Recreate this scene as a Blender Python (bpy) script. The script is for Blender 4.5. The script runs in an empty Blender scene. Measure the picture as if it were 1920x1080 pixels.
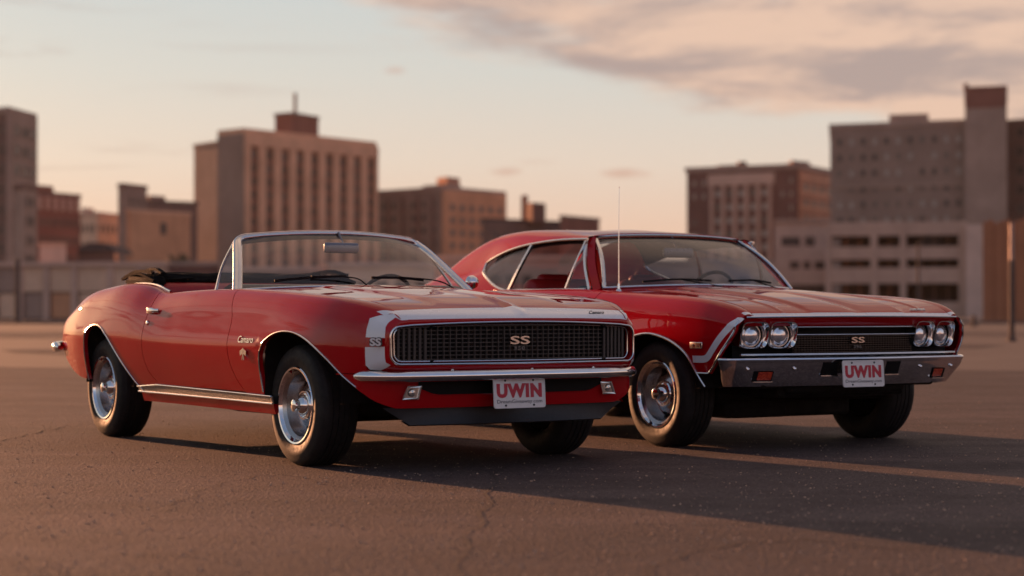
import bpy, bmesh, math, random
import numpy as np
from mathutils import Vector, Matrix

random.seed(7); np.random.seed(7)
SC = bpy.context.scene
COL = SC.collection
R = math.radians

# ------------------------------------------------------------------ camera
FPX, CAM_H, HOR = 3638.06, 0.80988, 579.4
cam_d = bpy.data.cameras.new('camera')
cam = bpy.data.objects.new('camera', cam_d); COL.objects.link(cam)
cam.location = (0, 0, CAM_H)
cam.rotation_euler = (R(90) + math.atan((HOR - 540) / FPX), 0, 0)
cam_d.sensor_width = 36; cam_d.lens = FPX / 1920 * 36
cam_d.clip_start = 0.1; cam_d.clip_end = 9000
cam_d.dof.use_dof = True; cam_d.dof.focus_distance = 10.3; cam_d.dof.aperture_fstop = 1.65
SC.camera = cam

# ------------------------------------------------------------------ sky and sun
SUN_EL, SUN_AZ = 8.0, -38.3          # azimuth from +Y, towards +X positive
world = bpy.data.worlds.new('World'); SC.world = world; world.use_nodes = True
nt = world.node_tree; nt.nodes.clear()
def WN(t, **k):
    n = nt.nodes.new(t)
    for a, v in k.items(): setattr(n, a, v)
    return n
def wl(a, b): nt.links.new(a, b)
def wmath(op, a, b=None, c=None, clamp=False):
    n = WN('ShaderNodeMath', operation=op); n.use_clamp = clamp
    for i, v in enumerate((a, b, c)):
        if v is None: continue
        if isinstance(v, (int, float)): n.inputs[i].default_value = v
        else: wl(v, n.inputs[i])
    return n.outputs[0]
def wmix(fac, a, b, blend='MIX'):
    n = WN('ShaderNodeMix', data_type='RGBA', blend_type=blend)
    for i, v in ((0, fac), (6, a), (7, b)):
        if isinstance(v, (int, float)): n.inputs[i].default_value = v
        elif isinstance(v, tuple): n.inputs[i].default_value = (*v, 1)
        else: wl(v, n.inputs[i])
    return n.outputs[2]
sky = WN('ShaderNodeTexSky', sky_type='NISHITA'); sky.sun_disc = False
sky.sun_elevation = R(SUN_EL); sky.sun_rotation = R(SUN_AZ)
sky.air_density = 1.0; sky.dust_density = 2.0; sky.ozone_density = 1.0
tc = WN('ShaderNodeTexCoord')
sep = WN('ShaderNodeSeparateXYZ'); wl(tc.outputs['Generated'], sep.inputs[0])
dx, dy, dz = sep.outputs
elev = wmath('MAXIMUM', dz, 0.0)
# veil of warm evening haze low down, paler blue grey higher up
ramp = WN('ShaderNodeValToRGB'); wl(elev, ramp.inputs[0])
cr = ramp.color_ramp
cr.elements[0].position = 0.0; cr.elements[0].color = (6.6, 4.0, 2.6, 1)
cr.elements[1].position = 0.9; cr.elements[1].color = (1.3, 1.7, 2.4, 1)
for p_, c_ in ((0.04, (6.3, 4.35, 3.35)), (0.075, (5.9, 4.95, 4.2)), (0.12, (5.1, 5.0, 4.65)), (0.165, (4.5, 4.85, 4.85)), (0.24, (2.9, 3.3, 3.7)), (0.38, (1.8, 2.2, 2.8))):
    e = cr.elements.new(p_); e.color = (*c_, 1)
base = wmix(0.93, sky.outputs[0], ramp.outputs[0])
# opposite the sun: low sky brightened warm as added fill, cooler higher up
sd = (math.sin(R(SUN_AZ)), math.cos(R(SUN_AZ)))
toward = wmath('ADD', wmath('MULTIPLY', dx, sd[0]), wmath('MULTIPLY', dy, sd[1]))
away = wmath('MULTIPLY', wmath('SUBTRACT', 0.35, toward), 0.9, clamp=True)
tint = wmix(wmath('MULTIPLY', elev, 3.6, clamp=True), (1.55, 1.16, 1.06), (0.74, 0.92, 1.25))
base = wmix(away, base, wmix(1.0, base, tint, 'MULTIPLY'))
# aureole round the low sun
cosang = wmath('ADD', wmath('MULTIPLY', toward, math.cos(R(SUN_EL))), wmath('MULTIPLY', dz, math.sin(R(SUN_EL))))
aur = wmath('POWER', wmath('MAXIMUM', cosang, 0.0), 70.0)
base = wmix(1.0, base, wmix(aur, (0.0, 0.0, 0.0), (22.0, 13.0, 6.0)), 'ADD')
# clouds: a sheet of broken cloud seen in perspective, gathering towards +X
zc_ = wmath('ADD', elev, 0.10)
comb = WN('ShaderNodeCombineXYZ')
wl(wmath('DIVIDE', dx, zc_), comb.inputs[0]); wl(wmath('MULTIPLY', wmath('DIVIDE', dy, zc_), 1.0), comb.inputs[1])
def wnoise(scale, detail, rough, off, dist=0.0):
    v = WN('ShaderNodeVectorMath', operation='ADD'); wl(comb.outputs[0], v.inputs[0]); v.inputs[1].default_value = off
    n = WN('ShaderNodeTexNoise'); n.inputs['Scale'].default_value = scale; n.inputs['Detail'].default_value = detail
    n.inputs['Roughness'].default_value = rough; n.inputs['Distortion'].default_value = dist
    wl(v.outputs[0], n.inputs['Vector']); return n.outputs['Fac']
big = wnoise(0.75, 10, 0.60, (3.1, 1.7, 0.0), 0.4)
shade = wnoise(2.1, 9, 0.64, (8.3, 4.4, 2.0), 0.45)
bank = wmath('ADD', dx, wmath('MULTIPLY', wmath('MINIMUM', elev, 0.2), 4.4))
cov = wmath('ADD', big, wmath('MULTIPLY', wmath('SUBTRACT', wmath('MAXIMUM', wmath('MINIMUM', bank, 0.68), 0.40), 0.585), 1.5))
mr = WN('ShaderNodeMapRange'); mr.interpolation_type = 'SMOOTHSTEP'
wl(cov, mr.inputs[0]); mr.inputs[1].default_value = 0.46; mr.inputs[2].default_value = 0.60
mr.inputs[3].default_value = 0.0; mr.inputs[4].default_value = 0.92
cl_mask = wmath('MULTIPLY', mr.outputs[0], wmath('SUBTRACT', 1.0, wmath('MULTIPLY', away, 0.75)))
mr2 = WN('ShaderNodeMapRange'); mr2.interpolation_type = 'SMOOTHSTEP'
wl(wmath('ADD', shade, wmath('MULTIPLY', big, 0.35)), mr2.inputs[0]); mr2.inputs[1].default_value = 0.60; mr2.inputs[2].default_value = 0.84
cl_col = wmix(mr2.outputs[0], (6.2, 4.25, 3.2), (3.4, 2.6, 2.35))
cl_col = wmix(away, cl_col, wmix(1.0, cl_col, (0.55, 0.60, 0.75), 'MULTIPLY'))
sv = WN('ShaderNodeCombineXYZ'); wl(wmath('MULTIPLY', dx, 3.2), sv.inputs[0]); wl(wmath('MULTIPLY', dy, 3.2), sv.inputs[1]); wl(wmath('MULTIPLY', elev, 34.0), sv.inputs[2])
sn = WN('ShaderNodeTexNoise'); sn.inputs['Scale'].default_value = 1.7; sn.inputs['Detail'].default_value = 8; sn.inputs['Roughness'].default_value = .55; sn.inputs['Distortion'].default_value = .5; wl(sv.outputs[0], sn.inputs['Vector'])
ms = WN('ShaderNodeMapRange'); ms.interpolation_type = 'SMOOTHSTEP'; wl(sn.outputs['Fac'], ms.inputs[0]); ms.inputs[1].default_value = .54; ms.inputs[2].default_value = .70; ms.inputs[3].default_value = 0.; ms.inputs[4].default_value = .85
strk = wmath('MULTIPLY', ms.outputs[0], wmath('MULTIPLY', wmath('ADD', wmath('MULTIPLY', wmath('SUBTRACT', -0.18, dx), 2.5), 0.32, clamp=True), wmath('MULTIPLY', elev, 16.0, clamp=True)))
base = wmix(strk, base, (3.3, 2.15, 1.8))
wn_ = WN('ShaderNodeTexNoise'); wn_.inputs['Scale'].default_value = 30; wn_.inputs['Detail'].default_value = 6; wv_ = WN('ShaderNodeMapping'); wv_.inputs['Scale'].default_value = (1, 1, 3); wl(tc.outputs['Generated'], wv_.inputs[0]); wl(wv_.outputs[0], wn_.inputs['Vector'])
for u_, v_, w_, h_, k_ in ((738, 127, 24, 9, .55), (946, 316, 36, 11, .75), (1176, 323, 48, 12, .7), (1010, 300, 60, 7, .2)):      # three small loose wisps
    a_ = wmath('POWER', wmath('MULTIPLY', wmath('SUBTRACT', wmath('DIVIDE', dx, dy), (u_ - 960) / 3638), 3638 / w_), 2.0); b_ = wmath('POWER', wmath('MULTIPLY', wmath('SUBTRACT', dz, (579 - v_) / 3700), 3638 / h_), 2.0)
    q_ = wmath('MULTIPLY', wmath('ADD', wmath('SUBTRACT', 0.9, wmath('ADD', a_, b_)), wmath('MULTIPLY', wmath('SUBTRACT', wn_.outputs['Fac'], .5), 3.5)), k_, clamp=True)
    q_ = wmath('MULTIPLY', q_, wmath('GREATER_THAN', dy, 0.0)); base = wmix(wmath('MULTIPLY', q_, .8), base, (4.7, 2.9, 2.2))
skyc = wmix(cl_mask, base, cl_col)
bg = WN('ShaderNodeBackground'); wl(skyc, bg.inputs[0]); bg.inputs[1].default_value = 0.073
wo = WN('ShaderNodeOutputWorld'); wl(bg.outputs[0], wo.inputs[0])

sun_d = bpy.data.lights.new('sun', 'SUN'); sun_d.energy = 5.0; sun_d.angle = R(0.6); sun_d.color = (1.0, 0.43, 0.20)
sun = bpy.data.objects.new('sun', sun_d); COL.objects.link(sun)
to_sun = Vector((sd[0] * math.cos(R(SUN_EL)), sd[1] * math.cos(R(SUN_EL)), math.sin(R(SUN_EL))))
sun.rotation_euler = to_sun.to_track_quat('Z', 'Y').to_euler()
sun.location = (-30, 40, 30)

SC.view_settings.view_transform = 'Standard'; SC.view_settings.look = 'None'
SC.view_settings.exposure = 0.84; SC.view_settings.gamma = 1.0
SC.render.engine = 'CYCLES'
SC.cycles.max_bounces = 8; SC.cycles.transparent_max_bounces = 24
SC.cycles.use_denoising = True
SC.cycles.sample_clamp_indirect = 6.0
SC.cycles.caustics_reflective = False; SC.cycles.caustics_refractive = False

# ------------------------------------------------------------------ materials
class NT:
    def __init__(s, name):
        s.m = bpy.data.materials.new(name); s.m.use_nodes = True; s.t = s.m.node_tree
        s.b = s.t.nodes['Principled BSDF']; s.out = s.t.nodes['Material Output']
        s.co = None
    def n(s, t, **k):
        n = s.t.nodes.new(t)
        for a, v in k.items(): setattr(n, a, v)
        return n
    def l(s, a, b): s.t.links.new(a, b)
    def coord(s, scale=(1, 1, 1), kind='Object'):
        tcn = s.n('ShaderNodeTexCoord'); mp = s.n('ShaderNodeMapping'); mp.inputs['Scale'].default_value = scale
        s.l(tcn.outputs[kind], mp.inputs[0]); return mp.outputs[0]
    def noise(s, scale, detail=4, rough=.5, co=None, dist=0):
        n = s.n('ShaderNodeTexNoise'); n.inputs['Scale'].default_value = scale; n.inputs['Detail'].default_value = detail
        n.inputs['Roughness'].default_value = rough; n.inputs['Distortion'].default_value = dist
        s.l(co if co is not None else s.coord(), n.inputs['Vector']); return n.outputs['Fac']
    def ramp(s, f, *stops):
        n = s.n('ShaderNodeValToRGB'); s.l(f, n.inputs[0]); e = n.color_ramp.elements
        while len(e) < len(stops): e.new(.5)
        for i, (p, c) in enumerate(stops):
            e[i].position = p; e[i].color = (*c, 1) if isinstance(c, tuple) else (c, c, c, 1)
        return n.outputs[0]
    def mix(s, f, a, b, blend='MIX'):
        n = s.n('ShaderNodeMix', data_type='RGBA', blend_type=blend)
        for i, v in ((0, f), (6, a), (7, b)):
            if isinstance(v, (int, float)): n.inputs[i].default_value = v
            elif isinstance(v, tuple): n.inputs[i].default_value = (*v, 1)
            else: s.l(v, n.inputs[i])
        return n.outputs[2]
    def math(s, op, a, b=0.0, clamp=False):
        n = s.n('ShaderNodeMath', operation=op); n.use_clamp = clamp
        for i, v in ((0, a), (1, b)):
            if isinstance(v, (int, float)): n.inputs[i].default_value = v
            else: s.l(v, n.inputs[i])
        return n.outputs[0]
    def bump(s, h, strength=.3, dist=.01, prev=None):
        n = s.n('ShaderNodeBump'); n.inputs['Strength'].default_value = strength; n.inputs['Distance'].default_value = dist
        s.l(h, n.inputs['Height'])
        if prev is not None: s.l(prev, n.inputs['Normal'])
        return n.outputs[0]
    def set(s, **k):
        for a, v in k.items():
            i = s.b.inputs[a.replace('_', ' ')]
            if isinstance(v, (int, float)): i.default_value = v
            elif isinstance(v, tuple): i.default_value = (*v, 1) if len(v) == 3 else v
            else: s.l(v, i)
        return s

def simple(name, col, rough=.5, metal=0., var=.12, vscale=8., bump=0., bscale=60., bdist=.003, **k):
    m = NT(name)
    nz = m.noise(vscale, 5, .6)
    dark = tuple(c * (1 - var) for c in col); lite = tuple(min(1, c * (1 + var)) for c in col)
    m.set(Base_Color=m.ramp(nz, (.3, dark), (.7, lite)), Roughness=rough, Metallic=metal)
    rr = m.ramp(m.noise(vscale * 3, 4), (.3, max(0, rough * .85)), (.7, min(1, rough * 1.15))); m.set(Roughness=rr)
    if bump: m.set(Normal=m.bump(m.noise(bscale, 6, .65), bump, bdist))
    for a, v in k.items(): m.b.inputs[a.replace('_', ' ')].default_value = v
    return m.m

def paint_mat(name, col):
    m = NT(name)
    nz = m.noise(2.2, 5, .6); fine = m.noise(90, 3)
    m.set(Base_Color=m.ramp(nz, (.3, tuple(c * .93 for c in col)), (.7, tuple(c * 1.05 for c in col))))
    m.set(Roughness=.55, Coat_Weight=.78, Coat_Roughness=m.ramp(m.noise(6, 5), (.35, .0), (.75, .016)), Coat_IOR=1.50)
    m.b.inputs['Specular IOR Level'].default_value = .0
    m.l(m.bump(m.noise(2.4, 2, .45), .22, .006), m.b.inputs['Coat Normal'])
    return m.m

M = {}
M['red'] = paint_mat('red_car_paint', (.41, .0014, .0062))
M['white'] = simple('white_stripe_paint', (.74, .75, .78), .28, var=.03, vscale=3, Coat_Weight=.8)
M['chrome'] = simple('chrome', (.78, .78, .79), .07, 1.0, var=.05, vscale=20)
M['bright'] = simple('bright_trim', (.72, .71, .70), .16, 1.0, var=.06, vscale=30)
M['silver'] = simple('silver_wheel_paint', (.45, .44, .44), .24, 1.0, var=.03, vscale=6)
M['satin'] = simple('satin_silver_panel', (.16, .135, .12), .5, .25, var=.55, vscale=85, bump=.8, bscale=110)
M['rubber'] = simple('tyre_rubber', (.017, .016, .016), .62, var=.3, vscale=14, bump=.25, bscale=90, bdist=.002)
M['black'] = simple('black_trim', (.008, .008, .009), .6, var=.2, vscale=30); M['black'].node_tree.nodes['Principled BSDF'].inputs['Specular IOR Level'].default_value = .12
M['blackgloss'] = simple('black_gloss_trim', (.01, .01, .011), .2, var=.2, vscale=30)
M['under'] = simple('underbody', (.014, .012, .011), .8, var=.4, vscale=9, bump=.3, bscale=25)
M['airdam'] = simple('air_dam_plastic', (.011, .011, .014), .5, var=.2, vscale=20)
M['grille'] = simple('grille_plastic', (.045, .036, .034), .38, var=.2, vscale=30)
M['cloth'] = simple('black_top_fabric', (.011, .010, .010), .9, var=.35, vscale=40, bump=.5, bscale=300, bdist=.002)
M['vinyl_red'] = simple('red_vinyl', (.36, .012, .012), .42, var=.15, vscale=30, bump=.3, bscale=200, bdist=.001)
M['vinyl_black'] = simple('black_vinyl', (.02, .019, .019), .45, var=.2, vscale=30, bump=.3, bscale=200, bdist=.001)
M['vinyl_tan'] = simple('tan_vinyl', (.26, .13, .07), .45, var=.15, vscale=30, bump=.3, bscale=200, bdist=.001)
M['platewhite'] = simple('plate_white', (.72, .70, .68), .4, var=.05, vscale=30)
M['platered'] = simple('plate_red', (.45, .005, .03), .4, var=.05)
M['plategrey'] = simple('plate_grey_print', (.12, .12, .13), .5, var=.05)
M['mirror'] = simple('mirror_housing', (.16, .18, .22), .3, .4, var=.08)
M['headliner'] = simple('headliner', (.028, .006, .006), .9, var=.15)
M['badgeblack'] = simple('badge_black', (.02, .025, .03), .3)

for k_, v_ in (('cloth', .04), ('rubber', .22), ('under', .1), ('vinyl_black', .25)): M[k_].node_tree.nodes['Principled BSDF'].inputs['Specular IOR Level'].default_value = v_
def amber_mat():
    m = NT('amber_lens'); w = m.n('ShaderNodeTexVoronoi'); w.inputs['Scale'].default_value = 120; m.l(m.coord(), w.inputs['Vector'])
    m.set(Base_Color=m.ramp(w.outputs['Distance'], (0, (.75, .09, .03)), (.8, (.33, .025, .012))), Roughness=.15, Coat_Weight=1.0)
    m.set(Normal=m.bump(w.outputs['Distance'], .6, .004)); return m.m
M['amber'] = amber_mat()
def lens_mat(name, tint):
    m = NT(name); w = m.n('ShaderNodeTexWave'); w.inputs['Scale'].default_value = 28; w.inputs['Distortion'].default_value = .4
    m.l(m.coord(), w.inputs['Vector'])
    m.set(Base_Color=tint, Metallic=.8, Roughness=.14, Coat_Weight=1.0, Normal=m.bump(w.outputs['Fac'], .35, .004)); return m.m
M['lens'] = lens_mat('headlight_glass', (.80, .80, .82))
M['parklens'] = lens_mat('parking_lamp_glass', (.60, .57, .54))
def glass_mat(name, tint, spec=1.0, rough=.0):
    m = NT(name); m.t.nodes.remove(m.b)
    tr = m.n('ShaderNodeBsdfTransparent'); tr.inputs[0].default_value = (*tint, 1)
    gl = m.n('ShaderNodeBsdfGlossy'); gl.inputs['Roughness'].default_value = .02
    gl.inputs[0].default_value = (.95, .97, 1, 1)
    ge = m.n('ShaderNodeNewGeometry'); dt = m.n('ShaderNodeVectorMath', operation='DOT_PRODUCT'); m.l(ge.outputs['Incoming'], dt.inputs[0]); m.l(ge.outputs['Normal'], dt.inputs[1])
    ca = m.math('ABSOLUTE', dt.outputs['Value']); sch = m.math('POWER', m.math('SUBTRACT', 1.0, ca, True), 5.0); fre = m.math('ADD', m.math('MULTIPLY', sch, .92), .08)
    nz = m.ramp(m.noise(5, 5, .65), (.35, .0), (.8, .02))
    f = m.math('MULTIPLY', m.math('ADD', fre, nz), spec, True)
    mx = m.n('ShaderNodeMixShader'); m.l(f, mx.inputs[0]); m.l(tr.outputs[0], mx.inputs[1]); m.l(gl.outputs[0], mx.inputs[2])
    m.l(mx.outputs[0], m.out.inputs[0]); return m.m
M['glass'] = glass_mat('window_glass', (.93, .94, .94), .75)
M['glass_tint'] = glass_mat('tinted_window_glass', (.54, .60, .67), .9)
M['glass_rear'] = glass_mat('rear_window_glass', (.90, .90, .90), .4)
M['glass_band'] = glass_mat('dark_band_glass', (.07, .09, .15), .9)  # darker glass for the top rows of both windscreens

# ------------------------------------------------------------------ mesh helpers
# car space: x forward from the front axle, y towards the passenger side (image left), z up. Blender local = (x, -y, z)
def link(name, me, parent=None, mats=(), smooth=True, kind=None, label=None):
    o = bpy.data.objects.new(name, me); COL.objects.link(o)
    if parent is not None: o.parent = parent
    if mats and not me.materials:
        for m in mats: me.materials.append(M[m] if isinstance(m, str) else m)
    if smooth and len(me.polygons): me.polygons.foreach_set('use_smooth', [True] * len(me.polygons))
    if kind: o['kind'] = kind
    if label: o['label'] = label
    return o
def mesh_from(V, F, mi=None, name='mesh', car=True):
    V = np.asarray(V, float).reshape(-1, 3)
    if car: V = V * np.array([1, -1, 1])
    me = bpy.data.meshes.new(name); me.from_pydata(V.tolist(), [], [list(map(int, f)) for f in F])
    if mi is not None: me.polygons.foreach_set('material_index', list(mi))
    me.update(); return me
class MB:
    """collects pieces into one mesh"""
    def __init__(s): s.V = []; s.F = []; s.MI = []; s.n = 0
    def add(s, V, F, mi=0):
        V = np.asarray(V, float).reshape(-1, 3); s.V.append(V); s.F += [[i + s.n for i in f] for f in F]
        s.MI += list(mi) if hasattr(mi, '__len__') else [mi] * len(F); s.n += len(V); return s
    def mirror(s):
        V = np.concatenate(s.V) * np.array([1, -1, 1]); n = s.n
        F = [[i for i in reversed(f)] for f in s.F]; s.add(V, F, list(s.MI)); return s
    def build(s, name, parent, mats, smooth=True, car=True, sharp=None, **k):
        me = mesh_from(np.concatenate(s.V), s.F, s.MI, name, car)
        if car or True:
            bm = bmesh.new(); bm.from_mesh(me); bmesh.ops.recalc_face_normals(bm, faces=bm.faces); bm.to_mesh(me); bm.free()
        o = link(name, me, parent, mats, smooth, **k)
        if smooth: me.set_sharp_from_angle(angle=R(sharp or 38))
        return o
def gridF(nu, nv, wrap_u=False, wrap_v=False):
    F = []
    for i in range(nu if wrap_u else nu - 1):
        for j in range(nv if wrap_v else nv - 1):
            a, b = i, (i + 1) % nu; c, d = j, (j + 1) % nv
            F.append([a * nv + c, b * nv + c, b * nv + d, a * nv + d])
    return F
def boxVF(c, s, rz=0, bev=0):
    c = np.array(c, float); hx, hy, hz = np.array(s) / 2
    if bev <= 0:
        V = np.array([[i * hx, j * hy, k * hz] for i in (-1, 1) for j in (-1, 1) for k in (-1, 1)])
        F = [[0, 1, 3, 2], [4, 6, 7, 5], [0, 4, 5, 1], [2, 3, 7, 6], [0, 2, 6, 4], [1, 5, 7, 3]]
    else:
        bm = bmesh.new(); bmesh.ops.create_cube(bm, size=1); bmesh.ops.scale(bm, vec=(2 * hx, 2 * hy, 2 * hz), verts=bm.verts)
        bmesh.ops.bevel(bm, geom=bm.edges[:], offset=bev, segments=3, profile=.5, affect='EDGES')
        bm.verts.index_update(); V = np.array([v.co[:] for v in bm.verts]); F = [[v.index for v in f.verts] for f in bm.faces]; bm.free()
    if rz:
        cs, sn = math.cos(rz), math.sin(rz); V = np.column_stack([V[:, 0] * cs - V[:, 1] * sn, V[:, 0] * sn + V[:, 1] * cs, V[:, 2]])
    return V + c, F
def csp(pts):
    """natural cubic spline through {x: y} -> vectorised function, linear outside"""
    xs = np.array(sorted(pts), float); ys = np.array([pts[k] for k in sorted(pts)], float); n = len(xs)
    if n == 1: return lambda x: np.full(np.shape(x), ys[0])
    h = np.diff(xs); d = np.diff(ys) / h
    # monotone-ish tangents (finite difference, limited) keep the curves free of overshoot
    m = np.zeros(n); m[0], m[-1] = d[0], d[-1]
    for i in range(1, n - 1):
        m[i] = (h[i] * d[i - 1] + h[i - 1] * d[i]) / (h[i] + h[i - 1])
        if d[i - 1] * d[i] <= 0: m[i] *= .35
    def f(x):
        x = np.asarray(x, float); i = np.clip(np.searchsorted(xs, x) - 1, 0, n - 2); t = np.clip((x - xs[i]) / h[i], 0, 1)
        y = ys[i] * (2 * t**3 - 3 * t**2 + 1) + h[i] * m[i] * (t**3 - 2 * t**2 + t) + ys[i + 1] * (-2 * t**3 + 3 * t**2) + h[i] * m[i + 1] * (t**3 - t**2)
        return y
    return f
def pcurve(P, n, close=False):
    """smooth curve through 3D points, n samples (Catmull-Rom, chord length)"""
    P = np.asarray(P, float)
    if close: P = np.vstack([P[-1], P, P[0], P[1]])
    d = np.maximum(np.linalg.norm(np.diff(P, axis=0), axis=1), 1e-6) ** .5
    t = np.concatenate([[0], np.cumsum(d)])
    if close: s = np.linspace(t[1], t[-2], n + 1)[:-1]
    else: s = np.linspace(0, t[-1], n)
    return np.column_stack([csp(dict(zip(t, P[:, k])))(s) for k in range(P.shape[1])])
def pline(P, n):
    P = np.asarray(P, float); d = np.linalg.norm(np.diff(P, axis=0), axis=1); t = np.concatenate([[0], np.cumsum(d)]); s = np.linspace(0, t[-1], n)
    return np.column_stack([np.interp(s, t, P[:, k]) for k in range(P.shape[1])])
def sweepVF(P, prof, up=(0, 0, 1), close=False, cap=True, scale=None, closed_prof=True):
    P = np.asarray(P, float); prof = np.asarray(prof, float); n, m = len(P), len(prof)
    T = np.zeros_like(P)
    if close: T = np.roll(P, -1, 0) - np.roll(P, 1, 0)
    else: T[1:-1] = P[2:] - P[:-2]; T[0] = P[1] - P[0]; T[-1] = P[-1] - P[-2]
    T /= np.maximum(np.linalg.norm(T, axis=1, keepdims=True), 1e-9)
    up = np.broadcast_to(np.asarray(up, float), P.shape)
    S = np.cross(T, up); S /= np.maximum(np.linalg.norm(S, axis=1, keepdims=True), 1e-9); U = np.cross(S, T)
    sc = np.ones(n) if scale is None else np.asarray(scale, float)
    V = P[:, None] + sc[:, None, None] * (prof[None, :, :1] * S[:, None] + prof[None, :, 1:] * U[:, None])
    F = gridF(n, m, close, closed_prof)
    if cap and not close and closed_prof: F += [list(range(m))[::-1], [(n - 1) * m + i for i in range(m)]]
    return V.reshape(-1, 3), F
def circ(r, n=8, ry=None): return [(r * math.cos(2 * math.pi * i / n), (ry or r) * math.sin(2 * math.pi * i / n)) for i in range(n)]
def rect(w, h): return [(-w / 2, -h / 2), (w / 2, -h / 2), (w / 2, h / 2), (-w / 2, h / 2)]
def tubeVF(P, r, n=8, close=False, up=(0, 0, 1)): return sweepVF(P, circ(r, n), up, close)
def latheVF(prof, c, axis, n=48, closed=False, a0=0, a1=2 * math.pi):
    """prof [(radius, along axis)]"""
    axis = np.array(axis, float); axis /= np.linalg.norm(axis)
    e1 = np.cross(axis, (0, 0, 1) if abs(axis[2]) < .9 else (1, 0, 0)); e1 /= np.linalg.norm(e1); e2 = np.cross(axis, e1)
    full = abs(a1 - a0 - 2 * math.pi) < 1e-6
    an = np.linspace(a0, a1, n + 1)[:-1] if full else np.linspace(a0, a1, n)
    pr = np.array(prof, float)
    dirs = np.cos(an)[:, None] * e1 + np.sin(an)[:, None] * e2
    V = np.array(c, float) + pr[None, :, :1] * dirs[:, None] + pr[None, :, 1:] * axis
    return V.reshape(-1, 3), gridF(len(an), len(pr), full, closed)
def empty(name, loc, rz, label, cat, group=None):
    o = bpy.data.objects.new(name, None); COL.objects.link(o); o.location = loc; o.rotation_euler = (0, 0, rz)
    o['label'] = label; o['category'] = cat; o.empty_display_size = .3
    if group: o['group'] = group
    return o
_txt = {}
def text_obj(name, s, size, pos, right, up, mat, parent, extrude=.002, bold=0., sx=1., shear=0., spacing=1.):
    """pos/right/up in Blender local space of the parent; text centred on pos"""
    cu = bpy.data.curves.new(name, 'FONT'); cu.body = s; cu.size = size; cu.extrude = extrude; cu.offset = bold
    cu.align_x = 'CENTER'; cu.align_y = 'CENTER'; cu.shear = shear; cu.space_character = spacing; cu.resolution_u = 3
    tmp = bpy.data.objects.new('tmp', cu); COL.objects.link(tmp)
    dg = bpy.context.evaluated_depsgraph_get(); me = bpy.data.meshes.new_from_object(tmp.evaluated_get(dg))
    bpy.data.objects.remove(tmp); bpy.data.curves.remove(cu)
    rt = Vector(right).normalized(); u = Vector(up); u = (u - rt * u.dot(rt)).normalized(); nn = rt.cross(u)
    mt = Matrix((( *(rt * sx), ), (*u,), (*nn,))).transposed().to_4x4(); mt.translation = Vector(pos)
    me.transform(mt); me.materials.clear(); me.materials.append(M[mat])
    return link(name, me, parent, (), smooth=False)

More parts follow.
